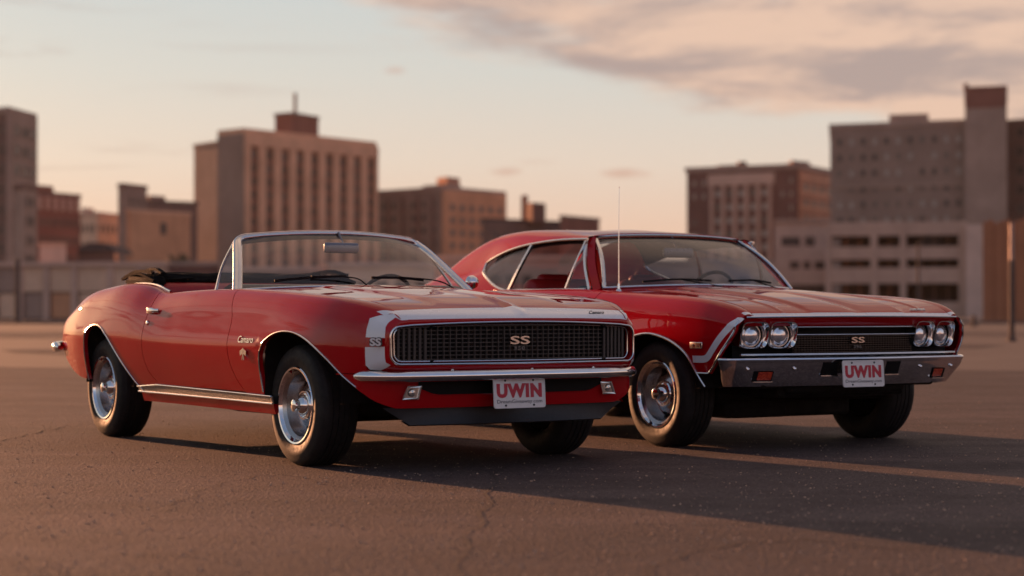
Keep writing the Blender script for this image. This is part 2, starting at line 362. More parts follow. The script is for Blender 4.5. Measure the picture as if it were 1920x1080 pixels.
def sm(pts, sig=.07):
    f = csp(pts) if isinstance(pts, dict) else pts
    xs = np.array(sorted(pts)); x = np.linspace(xs[0], xs[-1], 2400); e = np.minimum(x - xs[0], xs[-1] - x); s_ = np.minimum(sig, e * .33); acc = 0; ws = 0
    for k in np.linspace(-2, 2, 9): w = math.exp(-k * k / 2); acc = acc + w * f(x + k * s_); ws += w
    tab = acc / ws
    return lambda q: np.interp(q, x, tab)
class Loft:
    """cross-sections built from feature curves y_k(x), z_k(x); u in [0, K-1]"""
    crease = None
    def __init__(s, ys, zs, tk):
        s.ys = [csp(a) if isinstance(a, dict) else a for a in ys]; s.zs = [csp(a) if isinstance(a, dict) else a for a in zs]
        s.K = len(ys); s.tk = np.array(tk, float); K = s.K
        h = np.diff(s.tk); A = np.zeros((K, K)); B = np.zeros((K, K)); A[0, 0] = A[-1, -1] = 1
        for i in range(1, K - 1):
            A[i, i - 1], A[i, i], A[i, i + 1] = h[i - 1], 2 * (h[i - 1] + h[i]), h[i]
            B[i, i - 1] += 6 / h[i - 1]; B[i, i] -= 6 / h[i - 1] + 6 / h[i]; B[i, i + 1] += 6 / h[i]
        s.S = np.linalg.solve(A, B); s.h = h
    def ev(s, x, u):
        x, u = np.broadcast_arrays(np.asarray(x, float), np.asarray(u, float)); sh = x.shape; x, u = x.ravel(), u.ravel()
        Y = np.array([f(x) for f in s.ys]); Z = np.array([f(x) for f in s.zs])
        t = np.interp(u, np.arange(s.K), s.tk); i = np.clip(np.searchsorted(s.tk, t) - 1, 0, s.K - 2); j = np.arange(len(x)); h = s.h[i]
        a = (s.tk[i + 1] - t) / h; b = 1 - a; out = []
        for Q in (Y, Z):
            D = s.S @ Q
            out.append(a * Q[i, j] + b * Q[i + 1, j] + ((a**3 - a) * D[i, j] + (b**3 - b) * D[i + 1, j]) * h * h / 6)
        if s.crease is not None:
            zc_, amp, wd, xa, xb = s.crease; fade = np.clip((x - xa) / .4, 0, 1) * np.clip((xb - x) / .35, 0, 1); out[0] = out[0] + amp * fade * np.exp(-np.abs(out[1] - zc_(x)) / wd)
        return out[0].reshape(sh), out[1].reshape(sh)
    def uz(s, x, z, lo=0., hi=None):
        x, z = np.broadcast_arrays(np.asarray(x, float), np.asarray(z, float)); a = np.full(x.shape, float(lo)); b = np.full(x.shape, float(s.K - 1 if hi is None else hi))
        for _ in range(30):
            m = (a + b) / 2; zz = s.ev(x, m)[1]; up = zz < z; a = np.where(up, m, a); b = np.where(up, b, m)
        return (a + b) / 2
    def yz(s, x, z, hi=None): return s.ev(x, s.uz(x, z, 0, hi))[0]
    def pt(s, x, z, off=0., hi=None):
        y = s.yz(x, z, hi); return np.stack([np.broadcast_to(x, np.shape(y)), y + off, np.broadcast_to(z, np.shape(y))], -1)
    def panel(s, xL, xR, knots, zbot, utop, nr=26, rim=.022, hi_z=None, mi=None):
        """grid of columns between slanted edges xL(z), xR(z); knots = [(x, n samples to it from previous)...], last = count to xR"""
        seg = []; prev = 'L'
        cols = [('L', 0.0, 'L', 0.0)]
        names = ['L'] + [k[0] for k in knots[:-1]] + ['R']; cnt = [k[1] for k in knots]
        cols = [(names[0], names[0], 0.0)]
        for i in range(len(cnt)):
            for q in range(1, cnt[i] + 1): cols.append((names[i], names[i + 1], q / cnt[i]))
        two = xR.__code__.co_argcount == 2 if hasattr(xR, '__code__') else False; uu = np.tile(np.linspace(0, s.K - 1, nr), (len(cols), 1))
        def xcol(z):
            out = np.zeros((len(cols), nr))
            for ci, (a, b, f) in enumerate(cols):
                g = lambda q: xL(z[ci]) if q == 'L' else (xR(z[ci], uu[ci]) if two else xR(z[ci])) if q == 'R' else q
                va, vb = g(a), g(b)
                out[ci] = va + (vb - va) * f
            return out
        r = np.linspace(0, 1, nr)[None, :]; z = np.full((len(cols), nr), .6)
        for it in range(6):
            x = xcol(z); zb = zbot(x[:, :1] + 0 * r); ub = s.uz(x, zb, 0, hi_z); ut = utop if not callable(utop) else utop(x)
            u = ub + (ut - ub) * r; uu = u; y, z = s.ev(x, u)
        V = np.stack([x, y, z], -1); return V, u
def with_rim(V, rim=.022, down=False, flat=False):
    """grid V (nu,nv,3) -> verts, faces with an edge flange turned inwards"""
    nu, nv = V.shape[:2]; F = gridF(nu, nv); P = V.reshape(-1, 3)
    du = np.gradient(V, axis=0); dv = np.gradient(V, axis=1); N = np.cross(du, dv); ln = np.linalg.norm(N, axis=2, keepdims=True)
    N = np.where(ln > 1e-9, N / np.maximum(ln, 1e-9), 0)
    ctr = np.array([0, 0, .5]); out = V - np.stack([np.clip(V[..., 0], -3.2, .35), 0 * V[..., 1], 0 * V[..., 2] + .5], -1)
    N = N * np.where((N * out).sum(2, keepdims=True) < 0, -1, 1)
    if rim <= 0: return P, F
    ring = [(i, 0) for i in range(nu)] + [(nu - 1, j) for j in range(1, nv)] + [(i, nv - 1) for i in range(nu - 2, -1, -1)] + [(0, j) for j in range(nv - 2, 0, -1)]
    A = np.array([V[i, j] for i, j in ring]); NN = np.array([N[i, j] for i, j in ring]); n0 = len(P); n = len(ring)
    if down: NN[:] = (0, 0, 1)
    elif flat:
        lo = (A[:, 2] < .76)[:, None]; NN = np.where(lo, np.column_stack([0 * A[:, 0], np.sign(A[:, 1]), 0 * A[:, 0]]), NN)
    for k in range(n):          # where the grid pinches, borrow a neighbour's normal
        if np.linalg.norm(NN[k]) < .5: NN[k] = NN[k - 1]
    P = np.vstack([P, A, A - NN * rim]); F = F + [[n0 + k, n0 + (k + 1) % n, n0 + n + (k + 1) % n, n0 + n + k] for k in range(n)]
    return P, F

# ------------------------------------------------------------------ ground
def gp(u, v):
    """world point on the ground seen at photo pixel (u, v)"""
    pt = math.atan((HOR - 540) / FPX); c, s = math.cos(pt), math.sin(pt); a, b = (u - 960) / FPX, (540 - v) / FPX
    d = np.array([a, c - b * s, s + b * c]); t = -CAM_H / d[2]; return d[:2] * t
def at(u, d): return np.array([(u - 960) / FPX * d, d])
def zat(v, d): return CAM_H + (HOR - v) / FPX * d

def asphalt_mat():
    m = NT('asphalt_surface'); co = m.coord()
    big = m.noise(.35, 6, .6, co, .5); mid = m.noise(2.6, 7, .65, co, .3); fine = m.noise(42, 5, .7, co)
    vo = m.n('ShaderNodeTexVoronoi'); vo.inputs['Scale'].default_value = 130; m.l(co, vo.inputs['Vector'])
    vo2 = m.n('ShaderNodeTexVoronoi'); vo2.inputs['Scale'].default_value = 55; m.l(co, vo2.inputs['Vector'])
    c0 = m.ramp(big, (.30, (.050, .032, .033)), (.52, (.070, .045, .046)), (.75, (.096, .063, .062)))
    c1 = m.mix(m.ramp(mid, (.35, .0), (.72, .55)), c0, (.036, .026, .025))
    c2 = m.mix(m.ramp(fine, (.40, 0.), (.66, .8)), c1, (.135, .100, .090))
    sepc = m.n('ShaderNodeSeparateColor'); m.l(vo.outputs['Color'], sepc.inputs[0])
    grain = m.ramp(sepc.outputs[0], (.0, .55), (.55, .95), (.90, 1.25), (1., 2.1))
    c3 = m.mix(1.0, c2, grain, 'MULTIPLY')
    # broad worn and stained areas, stretched along the driving direction
    worn = m.noise(.9, 5, .6, m.coord((.35, 1.3, 1)), .6); c3 = m.mix(m.ramp(worn, (.46, 0.), (.62, .60)), c3, (.036, .024, .025)); c3 = m.mix(m.ramp(worn, (.30, .50), (.43, 0.)), c3, (.135, .092, .084))
    pit = m.ramp(m.noise(9, 3, .5, co, .2), (.66, 0.), (.72, .7)); c4 = m.mix(pit, c3, (.022, .017, .017))
    m.set(Base_Color=c4, Roughness=m.ramp(mid, (.3, .70), (.7, .92)))
    m.b.inputs['Specular IOR Level'].default_value = .28
    b1 = m.bump(mid, .45, .02); b2 = m.bump(fine, .3, .006, b1); b3 = m.bump(vo2.outputs['Distance'], .7, .010, b2); b4 = m.bump(vo.outputs['Distance'], .8, .006, b3)
    m.b.inputs['Normal'].default_value = (0, 0, 0); m.l(b4, m.b.inputs['Normal']); return m.m
M['asphalt'] = asphalt_mat()
def lot_mat():
    m = NT('worn_concrete_lot'); co = m.coord(); big = m.noise(.05, 6, .6, co, .4); mid = m.noise(.6, 6, .65, co, .3)
    c = m.ramp(big, (.3, (.110, .086, .076)), (.7, (.165, .130, .113))); c = m.mix(m.ramp(mid, (.4, 0.), (.7, .5)), c, (.085, .066, .060))
    m.set(Base_Color=c, Roughness=.9, Normal=m.bump(mid, .3, .02)); m.b.inputs['Specular IOR Level'].default_value = .2; return m.m
M['lot'] = lot_mat()
M['tar'] = simple('crack_filler', (.034, .023, .021), .8, var=.4, vscale=30, bump=.6, bscale=50)
M['gravel'] = simple('gravel_stone', (.42, .29, .21), .8, var=.5, vscale=200)
M['dirt'] = simple('far_ground', (.13, .10, .08), .95, var=.3, vscale=.05)

# one undulating sheet near the cars, fine enough to carry gentle waves
def wave(x, y): return .0
me = mesh_from([(-4000, -300, -.012), (4000, -300, -.012), (4000, 8000, -.012), (-4000, 8000, -.012)], [[0, 1, 2, 3]], name='ground', car=False)
link('ground', me, None, ('dirt',), smooth=False, kind='structure')
rng = np.random.RandomState(11)
an = np.linspace(0, 2 * math.pi, 241)[:-1]; hh = 7 + 5 * np.sin(an * 9 + 1) + 4 * np.sin(an * 23 + 2) + 5 * np.abs(np.random.RandomState(5).randn(240)); V = []
for r_, k_ in ((1500, 0), (1600, 1.0), (2100, 1.2), (2200, 0)): V += [(r_ * math.cos(a), r_ * math.sin(a), -.01 + k_ * h_) for a, h_ in zip(an, hh)]
F = [[r_ * 240 + k, r_ * 240 + (k + 1) % 240, (r_ + 1) * 240 + (k + 1) % 240, (r_ + 1) * 240 + k] for r_ in range(3) for k in range(240)]
link('added_ridge', mesh_from(V, F, name='added_ridge', car=False), None, (simple('added_ridge_cover', (.05, .045, .03), .95, var=.4, vscale=.02),), kind='structure')  # unseen ridge added so the car paint reflects a bumpy horizon
ex = np.linspace(-60, 60, 90); ey = 27.5 + 1.1 * np.cumsum(rng.randn(90)) * .35 + .03 * ex + 1.2 * rng.randn(90) * .5
V = [(-60, -40, 0), (60, -40, 0)] + [(x, y, 0) for x, y in zip(ex[::-1], ey[::-1])]
link('asphalt', mesh_from(V, [list(range(len(V)))], name='asphalt', car=False), None, ('asphalt',), smooth=False, kind='structure')
link('concrete_lot', mesh_from([(-140, 20, -.005), (140, 20, -.005), (260, 230, -.005), (-260, 230, -.005)], [[0, 1, 2, 3]], name='concrete_lot', car=False), None, ('lot',), smooth=False, kind='structure')
for k in range(9):      # old dark patches in the pale lot
    c = np.array([rng.uniform(-16, 16), rng.uniform(31, 75)]); n_ = 16; rr = 1.5 + 3 * rng.rand(); an_ = np.linspace(0, 6.283, n_ + 1)[:-1]; w_ = rr * (.7 + .5 * rng.rand(n_))
    link('asphalt_patch', mesh_from([(c[0] + 1.6 * w * math.cos(a), c[1] + 2.2 * w * math.sin(a), .0 + .001 * k) for a, w in zip(an_, w_)], [list(range(n_))], name='asphalt_patch', car=False), None, ('asphalt',), smooth=False, kind='structure')
V_, F_ = boxVF((0, 108, .06), (150, .5, .16), bev=.03); link('kerb', mesh_from(V_, F_, name='kerb', car=False), None, ('stonepale',) if 'stonepale' in M else ('lot',), smooth=False, kind='structure')
def crack(name, px, w, seed, label):
    r = np.random.RandomState(seed); P = np.array([gp(*p) for p in px]); P = pcurve(P, 160); P += r.randn(160, 2) * .006 + .02 * np.column_stack([np.sin(np.linspace(0, 40, 160)), np.cos(np.linspace(0, 33, 160))])
    T = np.gradient(P, axis=0); T /= np.linalg.norm(T, axis=1, keepdims=True); N = np.column_stack([-T[:, 1], T[:, 0]]); ww = w * (.35 + r.rand(160)) * np.sin(np.linspace(.15, 3.0, 160)) ** .4
    V = np.concatenate([np.column_stack([P + N * ww[:, None], np.full(160, .004)]), np.column_stack([P - N * ww[:, None] * (.5 + r.rand(160, 1)), np.full(160, .004)])])
    F = [[i, i + 1, 160 + i + 1, 160 + i] for i in range(159)]
    link(name, mesh_from(V, F, name=name, car=False), None, ('tar',), smooth=False, kind='structure')
crack('pavement_crack', [(958, 838), (946, 868), (928, 900), (915, 935), (905, 968), (880, 1000), (866, 1030), (862, 1120)], .0045, 3, '')
crack('pavement_crack', [(-60, 838), (20, 822), (80, 808), (140, 798), (182, 795)], .009, 5, '')
crack('pavement_crack', [(1180, 1090), (1320, 1030), (1500, 1012), (1700, 1030), (1960, 1016)], .005, 9, '')
crack('pavement_crack', [(300, 960), (420, 905), (520, 890), (640, 915)], .004, 12, '')
# loose stones
ico = bmesh.new(); bmesh.ops.create_icosphere(ico, subdivisions=1, radius=1); iv = np.array([v.co[:] for v in ico.verts]); iF = [[v.index for v in f.verts] for f in ico.faces]; ico.free()
mb = MB()
for k in range(4200):
    u_, v_ = rng.uniform(-60, 1980), 700 + 400 * rng.rand() ** .8; x, y = gp(u_, v_); s_ = .0022 + .0045 * rng.rand() ** 3.2
    q = iv * (s_ * np.array([1, .8, .6])) * (1 + .25 * rng.randn(len(iv), 1)); a = rng.rand() * 6.28
    mb.add(np.column_stack([q[:, 0] * math.cos(a) - q[:, 1] * math.sin(a) + x, q[:, 0] * math.sin(a) + q[:, 1] * math.cos(a) + y, q[:, 2] + s_ * .4]), iF)
o = mb.build('loose_gravel', None, ('gravel',), smooth=False, car=False); o['kind'] = 'stuff'; o['label'] = 'tiny pale stones scattered over the dark asphalt'

# ------------------------------------------------------------------ town behind
def wall_mat(name, col, brick=None, rough=.9):
    m = NT(name); co = m.coord(); n1 = m.noise(.25, 6, .62, co, .4); n2 = m.noise(2.5, 5, .6, co)
    c = m.ramp(n1, (.3, tuple(v * .82 for v in col)), (.7, tuple(v * 1.14 for v in col))); c = m.mix(m.ramp(n2, (.45, 0.), (.75, .35)), c, tuple(v * .7 for v in col))
    # rain streaks down the face
    st = m.noise(1.0, 4, .6, m.coord((1.6, 1.6, .06))); c = m.mix(m.ramp(st, (.5, 0.), (.75, .30)), c, tuple(v * .6 for v in col))
    m.set(Base_Color=c, Roughness=rough, Normal=m.bump(n2, .3, .03)); m.b.inputs['Specular IOR Level'].default_value = .2; return m.m
for nm, col in dict(greyconc=(.215, .148, .118), tan_warmlit=(.52, .290, .180), redbrick=(.185, .078, .058), orangebrick=(.36, .175, .110), darkbrown=(.145, .086, .068), cream=(.52, .345, .235), taupe=(.27, .185, .145),  # pier tan includes the warm light of right-hand faces
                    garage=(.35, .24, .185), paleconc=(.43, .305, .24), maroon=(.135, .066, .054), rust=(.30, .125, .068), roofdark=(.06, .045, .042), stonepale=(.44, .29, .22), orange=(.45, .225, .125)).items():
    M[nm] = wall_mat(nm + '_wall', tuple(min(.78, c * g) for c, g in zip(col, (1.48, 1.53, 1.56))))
def pane_mat(name, col, rough, metal=.0):
    m = NT(name); m.set(Base_Color=m.ramp(m.noise(.6, 4), (.3, tuple(c * .7 for c in col)), (.7, tuple(c * 1.2 for c in col))), Roughness=rough, Metallic=metal); return m.m
M['pane_dark'] = pane_mat('dark_window_pane', (.030, .020, .020), .35); M['pane_pale'] = pane_mat('sky_reflection_pane', (.50, .42, .35), .35); M['pane_mid'] = pane_mat('curtain_window_pane', (.16, .12, .105), .2)  # pale panes carry the sky's reflection in their colour
M['wframe'] = simple('window_frame', (.22, .18, .15), .6); M['woodpost'] = simple('weathered_post', (.10, .065, .05), .8, var=.3); M['steelpost'] = simple('painted_pole', (.40, .27, .22), .5, .2)
def prism(parent, name, xy, z0, z1, mat, coping=None):
    """closed prism over a polygon footprint"""
    n = len(xy); V = [(p[0], p[1], z0) for p in xy] + [(p[0], p[1], z1) for p in xy]; F = [[k, (k + 1) % n, n + (k + 1) % n, n + k] for k in range(n)] + [list(range(n, 2 * n)), list(range(n))[::-1]]
    mb = MB(); mb.add(V, F); return mb.build(name, parent, (mat,), smooth=False, car=False)
def fpoly(A, B, C): A, B, C = map(np.array, (A, B, C)); return [A, B, C, A + C - B]
def facebox(parent, name, P, Q, t0, t1, z0, z1, out, depth, mat, mb=None):
    """box on the face P->Q between fractions t0..t1; outward normal is to the right of P->Q seen from above"""
    P, Q = np.array(P), np.array(Q); d = Q - P; L_ = np.linalg.norm(d); n = np.array([d[1], -d[0]]) / L_
    a, b = P + d * t0, P + d * t1; bk = lambda p: p - n * depth if depth < 3 else p + p / np.linalg.norm(p) * depth
    q = [bk(a + n * out), a + n * out, b + n * out, bk(b + n * out)]
    V = [(p[0], p[1], z) for z in (z0, z1) for p in q]; F = [[0, 1, 5, 4], [1, 2, 6, 5], [2, 3, 7, 6], [3, 0, 4, 7], [4, 5, 6, 7], [3, 2, 1, 0]]
    if mb is not None: mb.add(V, F); return
    m = MB(); m.add(V, F); return m.build(name, parent, (mat,), smooth=False, car=False)
_win = {}
def win_mesh(w, h, pane):
    k = (round(w, 2), round(h, 2), pane)
    if k not in _win:
        f = min(.14, w * .09); d = .12; V = []; F = []
        o = [(-w / 2, -h / 2), (w / 2, -h / 2), (w / 2, h / 2), (-w / 2, h / 2)]; i = [(-w / 2 + f, -h / 2 + f), (w / 2 - f, -h / 2 + f), (w / 2 - f, h / 2 - f), (-w / 2 + f, h / 2 - f)]
        for r, y in ((o, .0), (o, -d), (i, -d), (i, -.03)): V += [(x, y, z) for x, z in r]
        for l in range(3): F += [[l * 4 + q, l * 4 + (q + 1) % 4, l * 4 + 4 + (q + 1) % 4, l * 4 + 4 + q] for q in range(4)]
        F.append([12, 13, 14, 15]); n0 = len(V); V += [(-.03, -.03, -h / 2 + f), (.03, -.03, -h / 2 + f), (.03, -.08, h / 2 - f), (-.03, -.08, h / 2 - f)]; F.append([n0, n0 + 1, n0 + 2, n0 + 3])
        me = mesh_from(V, F, [0] * 12 + [1, 0], 'window', car=False); me.materials.append(M['wframe']); me.materials.append(M[pane]); _win[k] = me
    return _win[k]
def windows(parent, P, Q, t0, t1, z0, z1, cols, rows, fw, fh, panes=('pane_dark',), seed=0, skip=0., out=.0):
    r = random.Random(seed); P, Q = np.array(P), np.array(Q); d = Q - P; L_ = np.linalg.norm(d); n = np.array([d[1], -d[0]]) / L_; cw = (t1 - t0) * L_ / cols; ch = (z1 - z0) / rows
    rz = math.atan2(d[1], d[0])
    for i in range(cols):
        for j in range(rows):
            if r.random() < skip: continue
            p = P + d * (t0 + (t1 - t0) * (i + .5) / cols) + n * out; o = bpy.data.objects.new('window', win_mesh(cw * fw, ch * fh, r.choice(panes))); COL.objects.link(o); o.parent = parent
            o.location = (p[0], p[1], z0 + (j + .5) * ch); o.rotation_euler = (0, 0, rz)
def bldg(name, label): return empty(name, (0, 0, 0), 0, label, 'building')
def coping(parent, poly, z, mat, h=.5, grow=.25):
    c = sum(poly) / len(poly); q = [p + (p - c) / np.linalg.norm(p - c) * grow for p in poly]; return prism(parent, 'parapet', q, z - h * .4, z + h * .6, mat)
def setbase(o):      # put the Empty at the footprint of its parts
    xs = [v for ch in o.children if ch.type == 'MESH' and ch.location.length < 1e-6 for v in [ch.bound_box[0]]]
    if not xs: return
    c = Vector((sum(v[0] for v in xs) / len(xs), sum(v[1] for v in xs) / len(xs), 0)); o.location = c
    for ch in o.children: ch.location = ch.location - c

# hotel: right face's warm light put into the tan of piers and bands
b = bldg('hotel_tower', 'tall tan hotel block with vertical piers, blank grey side and rooftop penthouse with mast')
d = 330; A, B, C = at(410, d + 5), at(458, d), at(704, d * 1.085); z1 = zat(246, d); pl = fpoly(A, B, C); prism(b, 'wall', pl, 0, z1, 'redbrick'); coping(b, pl, z1, 'tan_warmlit', 1.0)
A2 = at(363, d + 13); facebox(b, 'side_wall', A, B, -.02, 1.0, 0, z1 - .3, .25, .6, 'greyconc'); q = fpoly(A2, A + np.array([0, .0]), A + (C - B)); prism(b, 'wing_wall', q, 0, zat(262, d), 'greyconc'); coping(b, q, zat(262, d), 'greyconc', .5)
facebox(b, 'cornice_band', B, C, 0, 1, z1 - 2.4, z1 - .3, .75, .9, 'tan_warmlit')
windows(b, B, C, .0, 1, .8, z1 - 2.6, 9, 12, .52, .55, ('pane_dark', 'pane_dark', 'pane_mid'), 1, out=.02)
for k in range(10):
    t = k / 9; facebox(b, 'pier', B, C, max(0, t - .028), min(1, t + .026), 0, z1 - 2.4, .7, .8, 'tan_warmlit')
pA, pB, pC = at(515, d + 13), at(548, d + 10), at(597, d + 18); q = fpoly(pA, pB, pC); prism(b, 'penthouse', q, z1 - .5, zat(215, d + 12), 'redbrick'); coping(b, q, zat(215, d + 12), 'darkbrown', .5)
m_ = MB(); p = at(553, d + 16); m_.add(*tubeVF([(p[0], p[1], zat(216, d + 12)), (p[0], p[1], zat(174, d + 16))], .32, 8, up=(1, 0, 0))); m_.build('mast', b, ('greyconc',), car=False); setbase(b)
# far left tower
b = bldg('office_tower', 'dark brown high tower cut by the left edge of the photo'); d = 230; A, B, C = at(-90, d + 7), at(14, d), at(65, d + 9); z1 = zat(207, d); pl = fpoly(A, B, C); prism(b, 'wall', pl, 0, z1, 'darkbrown'); facebox(b, 'facade', B, C, 0, 1, 0, z1 - .2, .3, .5, 'taupe'); coping(b, pl, z1, 'taupe', .8)
windows(b, B, C, .08, .95, 2, z1 - 1, 3, 9, .62, .55, ('pane_dark', 'pane_mid', 'pane_mid'), 2, out=.32); windows(b, A, B, .1, .97, 2, z1 - 1, 8, 9, .5, .5, ('pane_dark',), 3); setbase(b)
b = bldg('annex_building', 'lower brown annex standing before the dark left tower'); d = 205; A, B, C = at(27, d + 1), at(44, d), at(66, d + 4); z1 = zat(350, d); pl = fpoly(A, B, C); prism(b, 'wall', pl, 0, z1, 'taupe'); coping(b, pl, z1, 'darkbrown'); windows(b, B, C, .1, .9, 1, z1 - .5, 2, 6, .5, .5, ('pane_dark', 'pane_mid'), 4); setbase(b)
# red brick block
b = bldg('brick_building', 'red brick block with pale pilaster tops right of the left tower'); d = 262; A, B, C = at(62, d + .4), at(68, d), at(150, d + 8); z1 = zat(362, d); pl = fpoly(A, B, C); prism(b, 'wall', pl, 0, z1, 'redbrick'); coping(b, pl, z1, 'darkbrown'); facebox(b, 'roof_room', B, C, .0, .42, z1 - .2, zat(346, d), -.3, 5, 'redbrick')
for k in range(6): facebox(b, 'pilaster', B, C, .03 + k * .17, .09 + k * .17, z1 - 2.2, z1 - .4, .3, .4, 'stonepale')
windows(b, B, C, .05, .95, 1.5, z1 - 2.6, 6, 5, .42, .5, ('pane_dark', 'pane_mid'), 5); setbase(b)
# cream block and low sheds
b = bldg('cream_building', 'pale cream distant block between the brick block and grey tower'); d = 335; A, B, C = at(146, d + 3.5), at(182, d), at(221, d + 8); z1 = zat(400, d); pl = fpoly(A, B, C); prism(b, 'wall', pl, 0, z1, 'cream'); coping(b, pl, z1, 'stonepale'); prism(b, 'roof_room', fpoly(at(152, d + 7), at(164, d + 6), at(176, d + 9)), z1 - .3, zat(386, d), 'stonepale'); windows(b, A, B, .05, .95, 1, z1 - 1, 4, 5, .4, .45, ('pane_mid',), 6); windows(b, B, C, .05, .95, 1, z1 - 1, 4, 5, .4, .45, ('pane_mid',), 7); setbase(b)
b = bldg('low_shed', 'low shed with dark barrel roof behind the cream wall'); d = 172; A, B = at(146, d), at(215, d); facebox(b, 'wall', A, B, 0, 1, 0, zat(474, d), 0, 8, 'darkbrown')
m_ = MB(); V = []; n_ = 12
for k in range(n_ + 1): a = math.pi * k / n_; cx = (A + B) / 2; w_ = np.linalg.norm(B - A) / 2; V += [(cx[0] - w_ * math.cos(a), cx[1] - .3, zat(474, d) + .9 * math.sin(a)), (cx[0] - w_ * math.cos(a), cx[1] + 8, zat(474, d) + .9 * math.sin(a))]
m_.add(V, gridF(n_ + 1, 2)); m_.add(V[::2], [list(range(n_ + 1))]); m_.build('roof', b, ('roofdark',), car=False); setbase(b)
b = bldg('white_hut', 'small white hut below the red brick block'); d = 168; A, B = at(74, d), at(124, d); facebox(b, 'wall', A, B, 0, 1, 0, zat(458, d), 0, 5, 'paleconc'); facebox(b, 'roof', A, B, -.03, 1.03, zat(458, d), zat(455, d), .2, 5.4, 'stonepale'); setbase(b)
# grey tower, orange block, dark block
b = bldg('grey_tower', 'narrow grey tower left of the orange brick block'); d = 285; A, B, C = at(221, d + 1), at(234, d), at(275, d + 6); z1 = zat(347, d); pl = fpoly(A, B, C); prism(b, 'wall', pl, 0, z1, 'greyconc'); coping(b, pl, z1, 'darkbrown'); windows(b, B, C, .1, .9, 6, z1 - 1, 3, 5, .4, .45, ('pane_dark', 'pane_mid'), 8); setbase(b)
b = bldg('orange_building', 'plain orange brick block with one small window'); d = 248; A, B, C = at(237, d + .4), at(243, d), at(357, d + 9); z1 = zat(395, d); pl = fpoly(A, B, C); prism(b, 'wall', pl, 0, z1, 'orange'); coping(b, pl, z1, 'tan_warmlit', .4); windows(b, B, C, .48, .60, z1 - 3.2, z1 - 1.0, 1, 1, .75, .7, ('pane_dark',), 9); setbase(b)
b = bldg('dark_building', 'dark low block between grey tower and tan hotel'); d = 325; A, B, C = at(262, d + .9), at(272, d), at(370, d + 6); z1 = zat(378, d); pl = fpoly(A, B, C); prism(b, 'wall', pl, 0, z1, 'darkbrown'); coping(b, pl, z1, 'roofdark'); prism(b, 'roof_room', fpoly(at(272, d + 5), at(282, d + 3), at(310, d + 6)), z1 - .2, zat(364, d), 'greyconc'); setbase(b)
# mid block, right face's warm light put into its orange facade colour
b = bldg('apartment_building', 'grey and tan apartment block right of the hotel with stepped roof'); d = 360; A, B, C = at(703, d + 14), at(830, d), at(947, d * 1.045); z1 = zat(354, d); pl = fpoly(A, B, C); prism(b, 'wall', pl, 0, z1, 'greyconc'); facebox(b, 'facade', B, C, 0, 1, 0, z1 - .1, .35, .6, 'orange'); coping(b, pl, z1, 'taupe', .8)
prism(b, 'roof_room', fpoly(at(792, d + 8), at(838, d + 2), at(864, d + 6)), z1 - .2, zat(343, d), 'taupe'); prism(b, 'penthouse', fpoly(at(819, d + 7), at(838, d + 3), at(862, d + 7)), z1, zat(329, d), 'orangebrick')
windows(b, A, B, .06, .95, 2, z1 - 1.5, 6, 8, .42, .5, ('pane_dark', 'pane_mid', 'pane_dark'), 10); windows(b, B, C, .05, .96, 2, z1 - 2.2, 6, 8, .45, .5, ('pane_mid',), 11, out=.37)
for k in range(4): facebox(b, 'recess_band', A, B, .18 + .22 * k, .22 + .22 * k, 1, z1 - 1.2, .05, .1, 'maroon')
setbase(b)
# dark low block with tower and chimney
b = bldg('dark_block', 'dark brown low block with square roof tower and chimney behind fastback roof'); d = 262; A, B, C = at(904, d + .5), at(912, d), at(1056, d + 9); z1 = zat(412, d); pl = fpoly(A, B, C); prism(b, 'wall', pl, 0, z1, 'darkbrown'); coping(b, pl, z1, 'roofdark', .4)
prism(b, 'roof_tower', fpoly(at(978, d + 8), at(998, d + 3), at(1023, d + 6)), z1 - .2, zat(377, d), 'maroon'); prism(b, 'chimney', fpoly(at(977, d + 9), at(984, d + 6), at(990, d + 8)), z1, zat(360, d), 'redbrick')
q = fpoly(at(1050, d + 1.5), at(1058, d + 1), at(1124, d + 10)); prism(b, 'wing_wall', q, 0, zat(406, d), 'redbrick'); coping(b, q, zat(406, d), 'darkbrown', .4); windows(b, B, C, .05, .95, 1, z1 - 1, 7, 5, .4, .45, ('pane_dark',), 12); setbase(b)
# brick hotel right: warm light put into its orange side colours
b = bldg('brick_hotel', 'maroon brick hotel with pale stone piers and side coloured orange as if lit'); d = 340; A, B, C = at(1288, d * 1.03), at(1496, d), at(1562, d * 1.05); z1 = zat(312, d); pl = fpoly(A, B, C); prism(b, 'wall', pl, 0, z1, 'maroon'); coping(b, pl, z1, 'taupe', .9, .4)
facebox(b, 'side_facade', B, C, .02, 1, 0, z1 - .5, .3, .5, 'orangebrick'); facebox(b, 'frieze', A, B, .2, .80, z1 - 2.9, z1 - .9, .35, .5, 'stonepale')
for k in range(6): t = .235 + k * .105; facebox(b, 'stone_pier', A, B, t - .014, t + .014, 0, z1 - 2.9, .5, .6, 'stonepale')
windows(b, A, B, .235, .76, 1, z1 - 3.2, 5, 9, .50, .52, ('pane_pale', 'pane_mid', 'pane_pale'), 13, out=.02); windows(b, A, B, .03, .20, 1, z1 - 1.2, 2, 10, .36, .42, ('pane_mid', 'pane_pale'), 14, .3); windows(b, A, B, .83, .98, 1, z1 - 1.2, 2, 10, .36, .42, ('pane_mid', 'pane_pale'), 15, .3)
for k in range(7): facebox(b, 'stone_band', B, C, .02, 1, z1 - 2.0 - 2.6 * k, z1 - 1.5 - 2.6 * k, .45, .2, 'tan_warmlit')
windows(b, B, C, .06, .96, 1.2, z1 - 2.1, 4, 8, .42, .45, ('pane_dark', 'pane_mid'), 16, out=.32)
